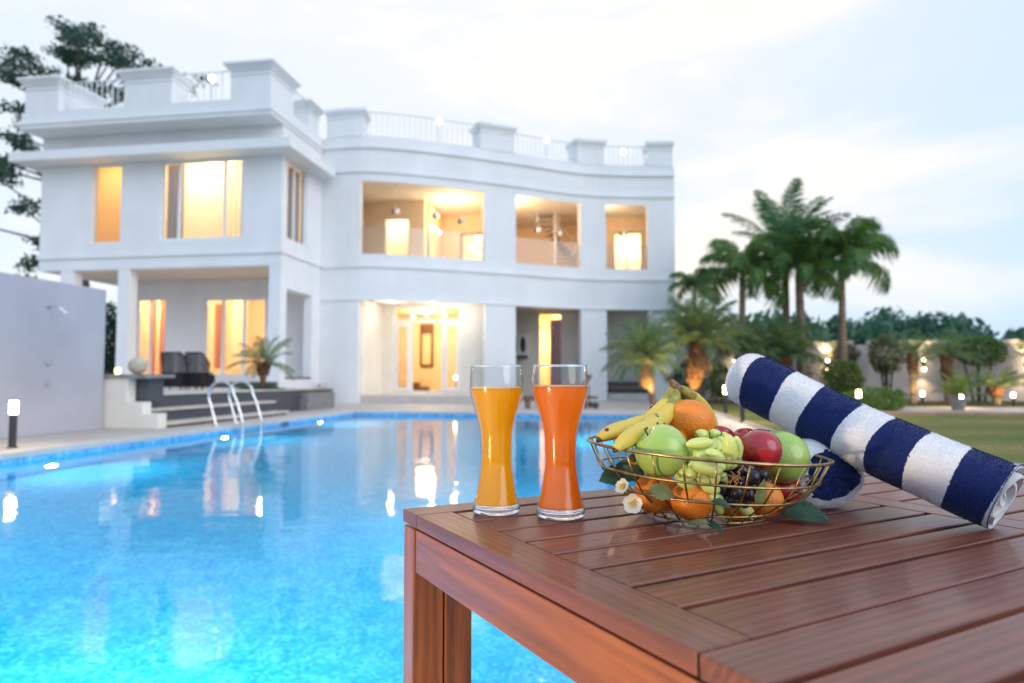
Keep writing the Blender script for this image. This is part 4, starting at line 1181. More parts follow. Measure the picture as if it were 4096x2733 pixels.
palm("date_palm", "small date palm with a thin uplit trunk before the villa end", "palm tree", (1.10, 21.7, 0), (.86, 21.7, 1.62), .10, .13, 46, 'date', 1.45, 1.35, -.75, DP, 'trunk', (.55,), 5, bulge=(.92, .04, .2))
palm("date_palm", "stout date palm with a shaggy brown trunk top and uplight", "palm tree", (2.52, 24, 0), (2.75, 24, 2.15), .20, .22, 52, 'date', 1.9, 1.35, -.35, DP, 'boot', (.35,), 7, bulge=(.62, .12, .22))
palm("date_palm", "date palm half hidden behind the raised end of the towel", "palm tree", (5.95, 26.2, 0), (5.98, 26.2, 1.75), .18, .20, 40, 'date', 1.75, 1.35, -.35, DP, 'boot', (.35,), 4, bulge=(.7, .08, .22))
palm("date_palm", "date palm filling the gap between the stout palm and the towel", "palm tree", (4.35, 25.6, 0), (4.40, 25.6, 1.85), .16, .18, 36, 'date', 1.6, 1.3, -.35, DP, 'boot', (.4,), 3)
palm("date_palm", "thin date palm in front of the double wall light", "palm tree", (9.95, 25.2, 0), (9.98, 25.2, 1.75), .09, .12, 24, 'date', .95, 1.2, -.4, DP, 'trunk', (.6,), 2)
palm("date_palm", "thin date palm between the double wall light and the square hedge", "palm tree", (11.3, 25.8, 0), (11.32, 25.8, 1.7), .10, .13, 24, 'date', 1.05, 1.2, -.3, DP, 'trunk', (.5,), 2)
palm("date_palm", "stubby uplit date palm beside the bollard at the right edge", "palm tree", (12.05, 24.2, 0), (12.05, 24.2, .62), .12, .14, 24, 'date', .95, 1.0, .0, DP, 'trunk', (.5,), 1)
palm("date_palm", "little dark palm in the round planter by the steps", "palm tree", (-9.75, 17.7, .45), (-9.72, 17.7, 1.35), .055, .10, 17, 'date', 1.0, 1.25, -.55, None, 'boot', (.6,), 0, bulge=(.95, .05, .18))
pp = palm("potted_palm", "young lime green palm in a grey pot on the garden path", "potted plant", (9.2, 20.4, .26), (9.2, 20.4, .40), .03, .04, 12, 'lime', .85, 1.3, .1)
a = MB(); a.lathe([(0, 0), (.15, 0), (.20, .30), (.17, .30), (.165, .25), (0, .25)], 20, (9.2, 20.4, .045)); a.build("pot", M['grey_stone'], pp)
# uplights at palm trunks
for x, y, pw, lb in ((1.0, 21.15, 150, "small ground uplight at the foot of the thin uplit palm"), (2.42, 23.3, 190, "small ground uplight at the foot of the stout shaggy palm"), (12.0, 23.75, 30, "small ground uplight at the foot of the stubby palm"), (9.9, 24.75, 30, "small ground uplight at the foot of the thin palm by the wall light")):
    u = thing("ground_uplight", lb, "uplight", (x, y, 0), "ground uplights at the palms")
    a = MB(); a.lathe([(0, 0), (.055, 0), (.055, .09), (.045, .10)], 14, (x, y, 0)); a.build("body", M['black_metal'], u)
    a = MB(); a.lathe([(0, .098), (.044, .098)], 14, (x, y, 0)); a.build("lens", M['lamp'], u)
    spot_lamp("beam", (x, y, .13), (.06, .30, 1), pw, (1.0, .62, .22), 75, u)

def bush(name, label, cat, c, r, n, size, mat, trunk=None, group=None, flat=.0):
    t0 = thing(name, label, cat, (c[0], c[1], 0), group)
    a = MB(); leaves(a, blob(n, c, r), size, flat)
    a.build("foliage", M[mat], t0)
    if trunk:
        a = MB()
        for (dx, dy, rr) in trunk: a.tube([(c[0] + dx * .3, c[1] + dy * .3, 0), (c[0] + dx * .6, c[1] + dy * .6, c[2] * .5), (c[0] + dx, c[1] + dy, c[2])], [rr, rr * .8, rr * .5], 8)
        a.build("trunk", M['bark'], t0, smooth=True)
    return t0
bush("topiary_bush", "dome shaped clipped green bush on a short stem by the wall", "bush", (7.40, 24, .98), (.62, .62, .56), 2600, .11, 'leaf_top', [(.0, .0, .09)])
bush("low_bush", "low lime green mounded bush at the end of the garden path", "bush", (7.05, 20.2, .30), (.85, .7, .34), 2200, .10, 'leaf_lime')
bush("hedge_tree", "tall dark ragged shrub on a bare stem left of the double wall light", "tree", (10.25, 28.3, 1.8), (.62, .5, .80), 2000, .12, 'leaf_dark', [(.0, .0, .09), (.3, 0, .05), (-.25, 0, .05)])
bush("hedge_tree", "broad square topped hedge tree against the boundary wall", "tree", (13.5, 28.3, 2.0), (1.0, .6, .55), 3600, .12, 'leaf_hedge', [(.0, .0, .08), (.6, 0, .05), (-.6, 0, .05)])
bush("hedge_tree", "dark hedge tree cut off by the right edge above the wall light", "tree", (15.9, 28.0, 2.1), (1.0, .7, .6), 2600, .12, 'leaf_hedge', [(.0, .0, .08)])
bush("creeper", "sparse grey green creeper hanging on the wall beside the grey trunk", "climbing plant", (9.1, 29.2, 1.9), (.6, .22, .5), 700, .11, 'leaf_dark', [(.0, .05, .03)])
bush("creeper", "thin creeper straggling over the wall left of the grey palm trunk", "climbing plant", (7.6, 29.2, 1.5), (.35, .2, .6), 300, .11, 'leaf_dark', [(.0, .05, .03)])
bush("shade_bush", "dark bush beside the villa end behind the stout palm", "bush", (2.55, 26.2, .85), (.65, .6, .8), 2000, .12, 'leaf_tree', [(0, 0, .05)])
bush("shade_bush", "small lime leaved bush beside the stout palm trunk", "bush", (3.55, 24.6, .8), (.5, .4, .6), 900, .14, 'leaf_top', [(0, 0, .03)])
bush("shade_bush", "low green bush under the hidden date palm", "bush", (6.4, 25.0, .45), (.8, .5, .42), 1300, .11, 'leaf_top', [(0, 0, .03)])
bush("side_tree", "dark leafy tree seen through the gap beside the veranda column", "tree", (-24.9, 30, 2.2), (1.6, 1.5, 2.1), 6500, .24, 'leaf_tree', [(0, 0, .12)])

# big tree behind the left wing: open layered sprays on spreading limbs
tr = thing("feathery_tree", "tall dark feathery tree rising behind the left wing roof", "tree", (-27.5, 33, 0))
CL = [(-29.5, 20.0), (-27.9, 19.9), (-30.3, 18.9), (-28.7, 18.3), (-27.5, 18.4), (-31.9, 18.3), (-32.9, 17.6), (-30.8, 17.4), (-32.3, 15.6), (-33.1, 14.5), (-32.5, 13.7), (-31.6, 12.7), (-32.7, 11.5), (-31.5, 10.0), (-31.2, 8.4), (-30.9, 7.2), (-25.5, 17.6), (-26.3, 17.7), (-24.5, 17.1), (-28.0, 16.0), (-26.7, 16.1), (-22.3, 16.6), (-29.6, 15.6), (-30.6, 14.9), (-29.0, 17.0), (-33.8, 16.2), (-34.5, 13.2), (-33.9, 9.2), (-32.2, 6.0), (-25.2, 16.2), (-34.5, 18.6), (-33.6, 12.4), (-31.0, 16.6), (-29.4, 18.9), (-28.2, 19.2)]
a = MB(); br = MB()
br.tube([(-28.5, 33, 0), (-28.6, 33, 4), (-29.2, 33, 8), (-29.6, 33, 12), (-29.4, 32.6, 15)], [.55, .45, .36, .26, .16], 10)
for (x, z) in CL:
    y = 32 + rng.uniform(-1.5, 1.5); c = Vector((x, y, z))
    for k in range(4):
        off = Vector((rng.uniform(-.75, .75), rng.uniform(-.8, .8), rng.uniform(-.32, .32)))
        n = int(rng.uniform(50, 95))
        leaves(a, blob(n, tuple(c + off), (.70, .70, .30), shell=.0), .25, .2)
    hz = max(4, min(z - 1.5 - rng.uniform(0, 2), 14.5)); fr_ = np.interp(hz, [0, 8, 12, 15], [-28.5, -29.2, -29.6, -29.4])
    br.tube([(fr_, 33, hz), ((fr_ + x) / 2 + rng.uniform(-.3, .3), (33 + y) / 2, (hz + z) / 2 + .25), (x, y, z)], [.10, .07, .025], 5)
a.build("crown", M['leaf_tree'], tr); br.build("trunk", M['bark'], tr, smooth=True)

# distant wood beyond the wall
a = MB()
for i in range(84):
    x = rng.uniform(2, 75); y = rng.uniform(62, 84); h = rng.uniform(4.6, 7.0) * y / 70 + (1.0 if rng.random() < .12 else 0)
    rr = rng.uniform(1.8, 3.2)
    leaves(a, blob(620, (x, y, h * .52), (rr, rr, h * .52), shell=.3, lumps=7), .85)
a.build("distant_wood", M['leaf_far'], kind='stuff')
# lawn blades near enough to read, and greener grass along the far bed
def blades(name, n, x0, x1, y0, y1, h, mat, z=0.0):
    xs = rng.uniform(x0, x1, n); ys = rng.uniform(y0, y1, n); a = MB()
    an = rng.uniform(0, 2 * PI, n); hh = h * rng.uniform(.5, 1.2, n); lean = rng.uniform(-.5, .5, (n, 2)) * h
    wd = .25 * h
    V_ = np.zeros((n, 3, 3)); V_[:, 0] = np.stack([xs - np.cos(an) * wd, ys - np.sin(an) * wd, np.full(n, z)], 1); V_[:, 1] = np.stack([xs + np.cos(an) * wd, ys + np.sin(an) * wd, np.full(n, z)], 1); V_[:, 2] = np.stack([xs + lean[:, 0], ys + lean[:, 1], z + hh], 1)
    a.v = [tuple(p) for p in V_.reshape(-1, 3)]; a.f = [(3 * i, 3 * i + 1, 3 * i + 2) for i in range(n)]; a.m = [0] * n
    a.build(name, M[mat], kind='stuff')
blades("lawn_blades", 60000, 2.75, 16, 4.5, 18.6, .016, 'grass_blade')
blades("bed_grass", 16000, 6.7, 20, 22.8, 26.1, .09, 'grass_green')

# ================================================================== TABLE
E1 = Vector((.791, .612, 0)).normalized(); E2 = Vector((E1.y, -E1.x, 0)); TC = Vector((-.311, .970, 0)); TT = .740; BT = .018
TM = Matrix(((E1.x, E2.x, 0, TC.x), (E1.y, E2.y, 0, TC.y), (0, 0, 1, 0), (0, 0, 0, 1)))   # table frame: u along the slats, v along the end board
table = thing("garden_table", "reddish brown slatted wooden garden table", "table", tuple(TC))
def board(name, u0, u1, v0, v1, z0, z1, along='u', mat='table_wood', bevel=.0016):
    du, dv, dz = u1 - u0, v1 - v0, z1 - z0
    L, Wd = (du, dv) if along == 'u' else (dv, du)
    a = MB(); a.box((-L / 2, -Wd / 2, -dz / 2), (L / 2, Wd / 2, dz / 2))
    me = bpy.data.meshes.new(name); me.from_pydata(a.v, [], a.f); me.materials.append(M[mat])
    rot = Matrix() if along == 'u' else Matrix.Rotation(R(90), 4, 'Z')
    rot3 = TM.copy()
    Mt = rot3 @ Matrix.Translation(((u0 + u1) / 2, (v0 + v1) / 2, (z0 + z1) / 2)) @ rot
    # TM is left handed (u right, v towards viewer): rebuild a right handed frame
    c = TM @ Vector(((u0 + u1) / 2, (v0 + v1) / 2, (z0 + z1) / 2))
    ax = E1 if along == 'u' else E2; ay = Vector((-ax.y, ax.x, 0))
    Mt = Matrix(((ax.x, ay.x, 0, c.x), (ax.y, ay.y, 0, c.y), (0, 0, 1, c.z), (0, 0, 0, 1)))
    return link(name, me, table, bevel, M=Mt)
U_R = .640; UEND = 1.40; RW = .052
PITCH_B = .0655
board("slat", 0, UEND, 0, .0545, TT - BT, TT)
board("end_board", 0, .0535, .0555, .594, TT - BT, TT, 'v')
board("cross_rail", U_R, U_R + RW, .0555, .594, TT - BT, TT, 'v')
v = .066
for k in range(8):
    w0 = v + k * PITCH_B; w1 = w0 + .0560
    if k == 7: w1 = .5925
    board("slat", .0550, U_R - .0012, w0, w1, TT - BT, TT - .0003)
    board("slat", U_R + RW + .004, UEND, w0 - .012, w1 - .012, TT - BT, TT - .0004)
v = .5965
for k in range(10):
    board("slat", 0.0, UEND, v + k * PITCH_B, v + k * PITCH_B + .0560, TT - BT, TT - (.0 if k % 2 else .0004))
board("cross_support", U_R - .02, U_R + RW + .02, .02, 1.2, TT - BT - .045, TT - BT - .001, 'v', 'apron_wood')
board("apron", .003, .024, .044, 1.26, TT - BT - .063, TT - BT - .004, 'v', 'apron_wood')
board("apron", .046, UEND - .05, .004, .024, TT - BT - .063, TT - BT - .004, 'u', 'apron_wood')
def leg(u0, v0, du=.042, dv=.042):
    a = MB(); hh = TT - BT - .004
    a.box((-hh / 2, -du / 2, -dv / 2), (hh / 2, du / 2, dv / 2))
    me = bpy.data.meshes.new("leg"); me.from_pydata(a.v, [], a.f); me.materials.append(M['apron_wood'])
    c = TM @ Vector((u0 + du / 2, v0 + dv / 2, hh / 2))
    Mt = Matrix(((0, E1.x, -E2.x, c.x), (0, E1.y, -E2.y, c.y), (1, 0, 0, c.z), (0, 0, 0, 1)))
    link("leg", me, table, .002, M=Mt)
leg(.001, .002, .046, .040); leg(.049, .006, .042, .038); leg(.001, 1.22); leg(UEND - .05, .002); leg(UEND - .05, 1.22)

# ================================================================== JUICE GLASSES
PROF = [(.0277, .0000), (.0312, .0012), (.0332, .0055), (.0330, .0125), (.0290, .0262), (.0252, .0490), (.0224, .0718), (.0226, .0942), (.0240, .1168), (.0318, .1470), (.0366, .1640), (.0384, .1770), (.0384, .1860), (.0371, .2068)]
def spline(pr, n=5):
    P = [Vector((p[0], p[1])) for p in pr]; o = []
    for i in range(len(P) - 1):
        p0, p1, p2, p3 = P[max(i - 1, 0)], P[i], P[i + 1], P[min(i + 2, len(P) - 1)]
        for s in range(n):
            u = s / n; q = .5 * ((2 * p1) + (p2 - p0) * u + (2 * p0 - 5 * p1 + 4 * p2 - p3) * u * u + (3 * p1 - p0 - 3 * p2 + p3) * u ** 3); o.append((q.x, q.y))
    o.append(tuple(P[-1])); return o
SP = spline(PROF)
t = NT("clear_glass"); gb = t.new("ShaderNodeBsdfPrincipled", i_Roughness=.0, i_IOR=1.48); gb.inputs["Transmission Weight"].default_value = 1.0; gb.inputs["Base Color"].default_value = (.985, .99, .99, 1); M['clear_glass'] = t.surf(gb.outputs[0])
M['thin_wall'] = thin_glass("glass_wall", (.965, .972, .975), 1.5)
def juice_mat(name, c, c2):
    t = NT(name); tcn = t.new("ShaderNodeTexCoord"); nz = t.new("ShaderNodeTexNoise", i_Scale=60, i_Detail=3); t.to(tcn.outputs["Object"], nz.inputs["Vector"])
    mxc = t.new("ShaderNodeMixRGB"); mxc.inputs[1].default_value = (*c, 1); mxc.inputs[2].default_value = (*c2, 1); t.to(nz.outputs["Fac"], mxc.inputs[0])
    b = t.new("ShaderNodeBsdfPrincipled", i_Roughness=.25); t.to(mxc.outputs[0], b.inputs["Base Color"])
    tl = t.new("ShaderNodeBsdfTranslucent"); t.to(mxc.outputs[0], tl.inputs["Color"])
    ms = t.new("ShaderNodeMixShader", i_0=.6); t.to(b.outputs[0], ms.inputs[1]); t.to(tl.outputs[0], ms.inputs[2])
    return t.surf(ms.outputs[0])
M['orange_juice'] = juice_mat("orange_juice", (.99, .58, .0), (.99, .53, .0))
M['mixed_juice'] = juice_mat("carrot_juice", (.99, .33, .02), (.98, .29, .014))
M['orange_juice_froth'] = pbr("pale_orange_froth", (.95, .66, .26), .5, var=.2, scale=500)
M['mixed_juice_froth'] = pbr("peach_froth", (.95, .50, .24), .5, var=.2, scale=500)
def juice_glass(x, y, label, jm, level):
    g_ = thing("juice_glass", label, "glass of juice", (x, y, TT), "two tall glasses of juice on the table")
    z0 = TT + .0006
    # wall: outer skin, rounded lip, inner skin above the juice
    top = [(r, z) for r, z in SP if z >= .010]
    inner = [(r - .0014, z) for r, z in SP if z >= level - .004][::-1]
    lip = [(SP[-1][0] - .0003, SP[-1][1] + .0007), (SP[-1][0] - .0011, SP[-1][1] + .0007)]
    a = MB(); a.lathe(top, 64, (x, y, z0)); a.build("glass_wall", M['thin_wall'], g_, smooth=True)
    a = MB(); a.lathe(inner, 64, (x, y, z0)); a.build("inner_wall", M['thin_wall'], g_, smooth=True)
    a = MB(); a.ring((x, y, z0 + SP[-1][1]), SP[-1][0] - .0007, .0010, 64, 8); a.build("rim", M['clear_glass'], g_, smooth=True)
    b_ = [(r, z) for r, z in SP if z <= .0118]
    a = MB(); a.lathe([(0, .0012)] + [(.020, .0012)] + b_ + [(b_[-1][0] - .0016, .0122), (0, .0116)], 64, (x, y, z0)); a.build("base", M['clear_glass'], g_, smooth=True)
    j = [(0.0, .0135)] + [(b_[-1][0] - .004, .0135)] + [(r - .0016, z) for r, z in SP if .0145 < z < level] 
    rl = float(np.interp(level, [q[1] for q in SP], [q[0] for q in SP])) - .0016
    j += [(rl, level + .0008), (rl - .001, level), (0, level)]
    a = MB(); a.lathe(j, 64, (x, y, z0)); a.build("juice", M[jm], g_, smooth=True)
    froth(g_, x, y, rl, z0 + level + .0004, M[jm + '_froth'])
def froth(g_, x, y, rl, z, mat):
    a = MB(); a.ring((x, y, z), rl - .0007, .0011, 48, 6); a.build("froth", mat, g_, smooth=True)
juice_glass(-.171, .960, "tall curved glass of yellow orange juice, nearer the table corner", 'orange_juice', .1755)
juice_glass(-.079, .945, "tall curved glass of deep orange juice beside the fruit basket", 'mixed_juice', .1785)

# ================================================================== FRUIT BASKET
BC = Vector((.120, 1.000)); RIGHT = Vector((math.cos(R(8.8)), math.sin(R(8.8))))
bk = thing("fruit_basket", "round gold wire fruit basket on the table", "basket", (BC.x, BC.y, TT))
RINGS = [(.083, .0040, .0016, .000), (.099, .0150, .0016, .015), (.129, .0360, .0017, .045), (.148, .0600, .0017, .060), (.1635, .0905, .0023, .070)]
def ring_z(tilt): return lambda dx, dy: -tilt * (dx * RIGHT.x + dy * RIGHT.y)
for r_, z_, w_, tl in RINGS:
    a = MB(); a.ring((BC.x, BC.y, TT + z_), r_, w_, 72, 8, ring_z(tl)); a.build("wire_ring", M['brass'], bk, smooth=True)
for k in range(26):
    an = 2 * PI * (k + .35) / 26; d = Vector((math.cos(an), math.sin(an)))
    pts = [(BC.x + d.x * (r_ - .0006 * (1 if i < 4 else 4)), BC.y + d.y * (r_ - .0006), TT + z_ + ring_z(tl)(d.x * r_, d.y * r_)) for i, (r_, z_, w_, tl) in enumerate(RINGS)]
    a = MB(); a.tube(pts, .0013, 6); a.build("wire_rib", M['brass'], bk, smooth=True)
a = MB()
for k in range(9):
    o_ = -.072 + .018 * k; hl_ = math.sqrt(max(.083 ** 2 - o_ ** 2, 0)); a.tube([(BC.x + o_, BC.y - hl_, TT + .0035), (BC.x + o_, BC.y + hl_, TT + .0035)], .0011, 6)
a.build("base_wires", M['brass'], bk)

# fruit
def fruit_mat(name, c, c2, rough, bump, bs, scale, sss=.25, rad=(1, .5, .2), coat=.0, spots=None, lo=.35, hi=.65):
    t = NT(name); tcn = t.new("ShaderNodeTexCoord"); nz = t.new("ShaderNodeTexNoise", i_Scale=scale, i_Detail=4); t.to(tcn.outputs["Object"], nz.inputs["Vector"])
    rp = t.new("ShaderNodeValToRGB"); rp.color_ramp.elements[0].position = lo; rp.color_ramp.elements[0].color = (*c2, 1); rp.color_ramp.elements[1].position = hi; rp.color_ramp.elements[1].color = (*c, 1)
    t.to(nz.outputs["Fac"], rp.inputs["Fac"]); colr = rp.outputs[0]
    if spots:
        vo = t.new("ShaderNodeTexVoronoi", i_Scale=spots[0]); t.to(tcn.outputs["Object"], vo.inputs["Vector"])
        r2 = t.new("ShaderNodeValToRGB"); r2.color_ramp.elements[0].position = spots[1] * .7; r2.color_ramp.elements[0].color = (1, 1, 1, 1); r2.color_ramp.elements[1].position = spots[1]; r2.color_ramp.elements[1].color = (0, 0, 0, 1)
        t.to(vo.outputs["Distance"], r2.inputs["Fac"])
        mxc = t.new("ShaderNodeMixRGB"); mxc.inputs[2].default_value = (*spots[2], 1); t.to(r2.outputs[0], mxc.inputs[0]); t.to(colr, mxc.inputs[1]); colr = mxc.outputs[0]
    b = t.new("ShaderNodeBsdfPrincipled", i_Roughness=rough); t.to(colr, b.inputs["Base Color"])
    b.inputs["Subsurface Weight"].default_value = sss; b.inputs["Subsurface Radius"].default_value = rad; b.inputs["Subsurface Scale"].default_value = .008
    b.inputs["Coat Weight"].default_value = coat; b.inputs["Coat Roughness"].default_value = .1
    if bump:
        n2 = t.new("ShaderNodeTexVoronoi", i_Scale=bs); t.to(tcn.outputs["Object"], n2.inputs["Vector"])
        bp = t.new("ShaderNodeBump", i_Distance=bump, i_Strength=.6); t.to(n2.outputs["Distance"], bp.inputs["Height"]); t.to(bp.outputs[0], b.inputs["Normal"])
    return t.surf(b.outputs[0])
M['orange_skin'] = fruit_mat("orange_skin", (.88, .29, .030), (.80, .21, .012), .42, .0011, 300, 30, rad=(1, .4, .1))
M['green_apple'] = fruit_mat("green_apple_skin", (.46, .60, .17), (.33, .50, .085), .24, 0, 1, 16, rad=(.6, 1, .2), coat=.3, spots=(230, .17, (.52, .66, .28)))
M['red_apple'] = fruit_mat("red_apple_skin", (.50, .022, .03), (.34, .010, .018), .24, 0, 1, 22, rad=(1, .2, .1), coat=.4, spots=(240, .16, (.60, .16, .12)))
M['grape_green'] = fruit_mat("green_grape_skin", (.74, .78, .30), (.55, .64, .14), .28, 0, 1, 34, sss=.6, rad=(.9, 1, .25))
M['grape_black'] = fruit_mat("black_grape_skin", (.020, .011, .022), (.008, .006, .012), .22, 0, 1, 90, sss=.05)
M['banana'] = fruit_mat("banana_skin", (.74, .53, .075), (.60, .50, .085), .42, .0003, 120, 26, rad=(1, .7, .15), spots=(62, .24, (.07, .026, .012)))
M['banana_stem'] = fruit_mat("banana_stem", (.40, .40, .075), (.24, .20, .05), .6, .0004, 200, 70)
M['stem_brown'] = pbr("dry_stem", (.10, .055, .025), .9, var=.5, scale=200)
M['basket_leaf'] = leafmat("basket_leaf", (.018, .060, .035), (.045, .105, .055), .25, scale=40)
M['basket_leaf_light'] = leafmat("basket_leaf_pale", (.16, .20, .07), (.24, .27, .10), .3, scale=40)
M['petal'] = pbr("white_petal", (.66, .62, .54), .6, var=.08, scale=80)
M['pollen'] = pbr("yellow_stamen", (.72, .48, .04), .7)
def orange(c, r, label, squash=.92, tilt=(0, 0)):
    Mr = Euler((tilt[0], tilt[1], 0)).to_matrix().to_4x4()
    o = thing("orange", label, "orange", c, "oranges in the basket")
    def wp(d):
        s = 1 - .07 * math.exp(-((1 - d.z) / .02)) ; s -= .02 * math.exp(-((1 + d.z) / .02)); return s + .006 * math.sin(5 * math.atan2(d.y, d.x) + 3 * d.z)
    a = MB(); a.ball(c, r, r, r * squash, 40, 28, Mr, wp); a.build("peel", M['orange_skin'], o, smooth=True)
    p = Vector(c) + Mr.to_3x3() @ Vector((0, 0, r * squash * .935)); a = MB()
    a.lathe([(0, .0012), (.0022, .001), (.003, 0)], 8, tuple(p)); a.build("stem_button", M['stem_brown'], o)
orange((.1015, 1.0122, .8681), .0352, "big bumpy orange on top of the fruit pile", .88, (-.25, .2))
orange((.050, .945, .7765), .0300, "orange low in the basket behind the white flowers")
orange((.092, .905, .7745), .0272, "orange low in the basket under the long green grapes")
orange((.190, .955, .7695), .0250, "orange low in the basket to the right of the black grapes")
orange((.150, .948, .7600), .0200, "small orange at the very bottom of the basket under the black grapes")
def apple(c, r, label, mat, tilt=(0, 0), tall=.92, stem=True):
    Mr = Euler((tilt[0], tilt[1], 0)).to_matrix().to_4x4()
    o = thing("apple", label, "apple", c, "apples in the basket")
    def wp(d):
        s = 1 + .05 * d.z - .30 * math.exp(-((1 - d.z) / .045)) - .12 * math.exp(-((1 + d.z) / .05)); return s + .012 * math.sin(5 * math.atan2(d.y, d.x)) * (1 - d.z) * .5
    a = MB(); a.ball(c, r, r, r * tall, 44, 32, Mr, wp); a.build("skin", M[mat], o, smooth=True)
    if stem:
        p = Vector(c) + Mr.to_3x3() @ Vector((0, 0, r * tall * .72)); q = Vector(c) + Mr.to_3x3() @ Vector((.004, 0, r * tall * 1.12)); a = MB(); a.tube([p, p.lerp(q, .5), q], .0012, 6); a.build("stalk", M['stem_brown'], o)
apple((.0556, .9004, .8356), .0345, "green apple at the left front resting over the basket rim", 'green_apple', (.15, -.75), .98)
apple((.1851, .9459, .8346), .0275, "shiny red apple at the front beside the green grapes", 'red_apple', (-.5, .2), .96, False)
apple((.2299, 1.0247, .8163), .0365, "green apple at the right side behind the red apple", 'green_apple', (-.4, .5), 1.02, False)
apple((.154, 1.09, .832), .0255, "dark red apple peeping out behind the big orange", 'red_apple', (.3, .2), .95, False)
apple((.194, 1.105, .830), .0235, "dark red apple at the back between the striped towel and red apple", 'red_apple', (.3, -.2), .95, False)
apple((.236, 1.040, .7680), .0240, "dark red apple low at the right inside the wires", 'red_apple', (.2, .4), .95, False)
# bananas
def banana(name, pts, label):
    P = [Vector(p[:3]) for p in pts]; Rd = [p[3] for p in pts]; fp, fr_ = [], []
    for i in range(len(P) - 1):
        p0, p1, p2, p3 = P[max(i - 1, 0)], P[i], P[i + 1], P[min(i + 2, len(P) - 1)]
        for s in range(6):
            u = s / 6; fp.append(.5 * ((2 * p1) + (p2 - p0) * u + (2 * p0 - 5 * p1 + 4 * p2 - p3) * u * u + (3 * p1 - p0 - 3 * p2 + p3) * u ** 3)); fr_.append(Rd[i] * (1 - u) + Rd[i + 1] * u)
    fp.append(P[-1]); fr_.append(Rd[-1])
    a = MB(); a.tube(fp, fr_, 20)
    # five soft ridges
    nn = len(fp)
    for i in range(nn):
        for k in range(20):
            v_ = Vector(a.v[i * 20 + k]); f_ = 1 + .045 * math.cos(5 * 2 * PI * k / 20); a.v[i * 20 + k] = tuple(fp[i] + (v_ - fp[i]) * f_)
    # split stem end / body into two materials
    cut = 10
    a.m = [1 if (q // 20) < cut else 0 for q in range((nn - 1) * 20)] + [1, 1]
    o = a.build("banana", [M['banana'], M['banana_stem']], bunch, smooth=True); o["label"] = label
    a = MB(); tip = P[-1]; d = (P[-1] - P[-2]).normalized(); a.tube([tip - d * .002, tip + d * .003, tip + d * .0055], [Rd[-1] * 1.1, Rd[-1] * .9, Rd[-1] * .5], 10); a.build("tip", M['stem_brown'], o, smooth=True)
bunch = thing("banana_bunch", "bunch of four ripe bananas lying across the back of the basket", "bananas", (.083, 1.03, .90))
BAN = [([[.08, 1.0265, .9154, .0052], [.0735, 1.0261, .9042, .0064], [.064, 1.0104, .888, .0107], [.0452, .9983, .8703, .0125], [.0179, .9793, .8613, .0128], [-.0069, .9606, .8562, .011], [-.0215, .9485, .85, .0075], [-.0254, .945, .8468, .0042]], "ripe banana reaching furthest left over the basket rim"),
       ([[.0828, 1.0271, .9135, .0052], [.0822, 1.0226, .9015, .0074], [.0684, .9963, .8796, .0115], [.047, .9634, .8654, .0125], [.0233, .9197, .8556, .0128], [.0081, .8924, .8486, .0105], [-.0009, .8761, .8428, .0066], [-.0029, .8738, .8409, .004]], "spotted ripe banana just behind the left green apple"),
       ([[.0883, 1.038, .9152, .0053], [.0999, 1.0451, .9095, .0072], [.1146, 1.0632, .8986, .0096], [.1303, 1.0868, .8813, .0118], [.1411, 1.0999, .8591, .0119], [.1448, 1.1015, .8394, .0089]], "greenish banana bending down behind the big orange"),
       ([[.0868, 1.0429, .9132, .0049], [.0871, 1.049, .896, .0076], [.0703, 1.0283, .8557, .0112], [.046, .9852, .8336, .0118], [.027, .9422, .8239, .0103], [.0189, .9207, .8245, .0057]], "lowest banana inside the basket wires under the others")]
for pts, lb in BAN: banana("banana", pts, lb)
a = MB(); a.tube([(.0749, 1.0251, .9285), (.0786, 1.0259, .9238), (.083, 1.030, .9172), (.0858, 1.0330, .9115)], [.0028, .0052, .0082, .0100], 14); bs_ = a.build("stem", pbr("brown_banana_stem", (.22, .13, .06), .8, var=.5, scale=160, bump=.0008, bscale=300), bunch, smooth=True)
a = MB()
for k in range(9):
    d = Vector((rng.uniform(-1, .6), rng.uniform(-.6, .6), rng.uniform(.0, .9))).normalized(); s = Vector((.0758, 1.0252, .9275)); a.tube([s, s + d * .005, s + d * .008 + Vector((0, 0, -.001))], [.0016, .0011, .0004], 5)
a.build("dry_shreds", M['stem_brown'], bs_)
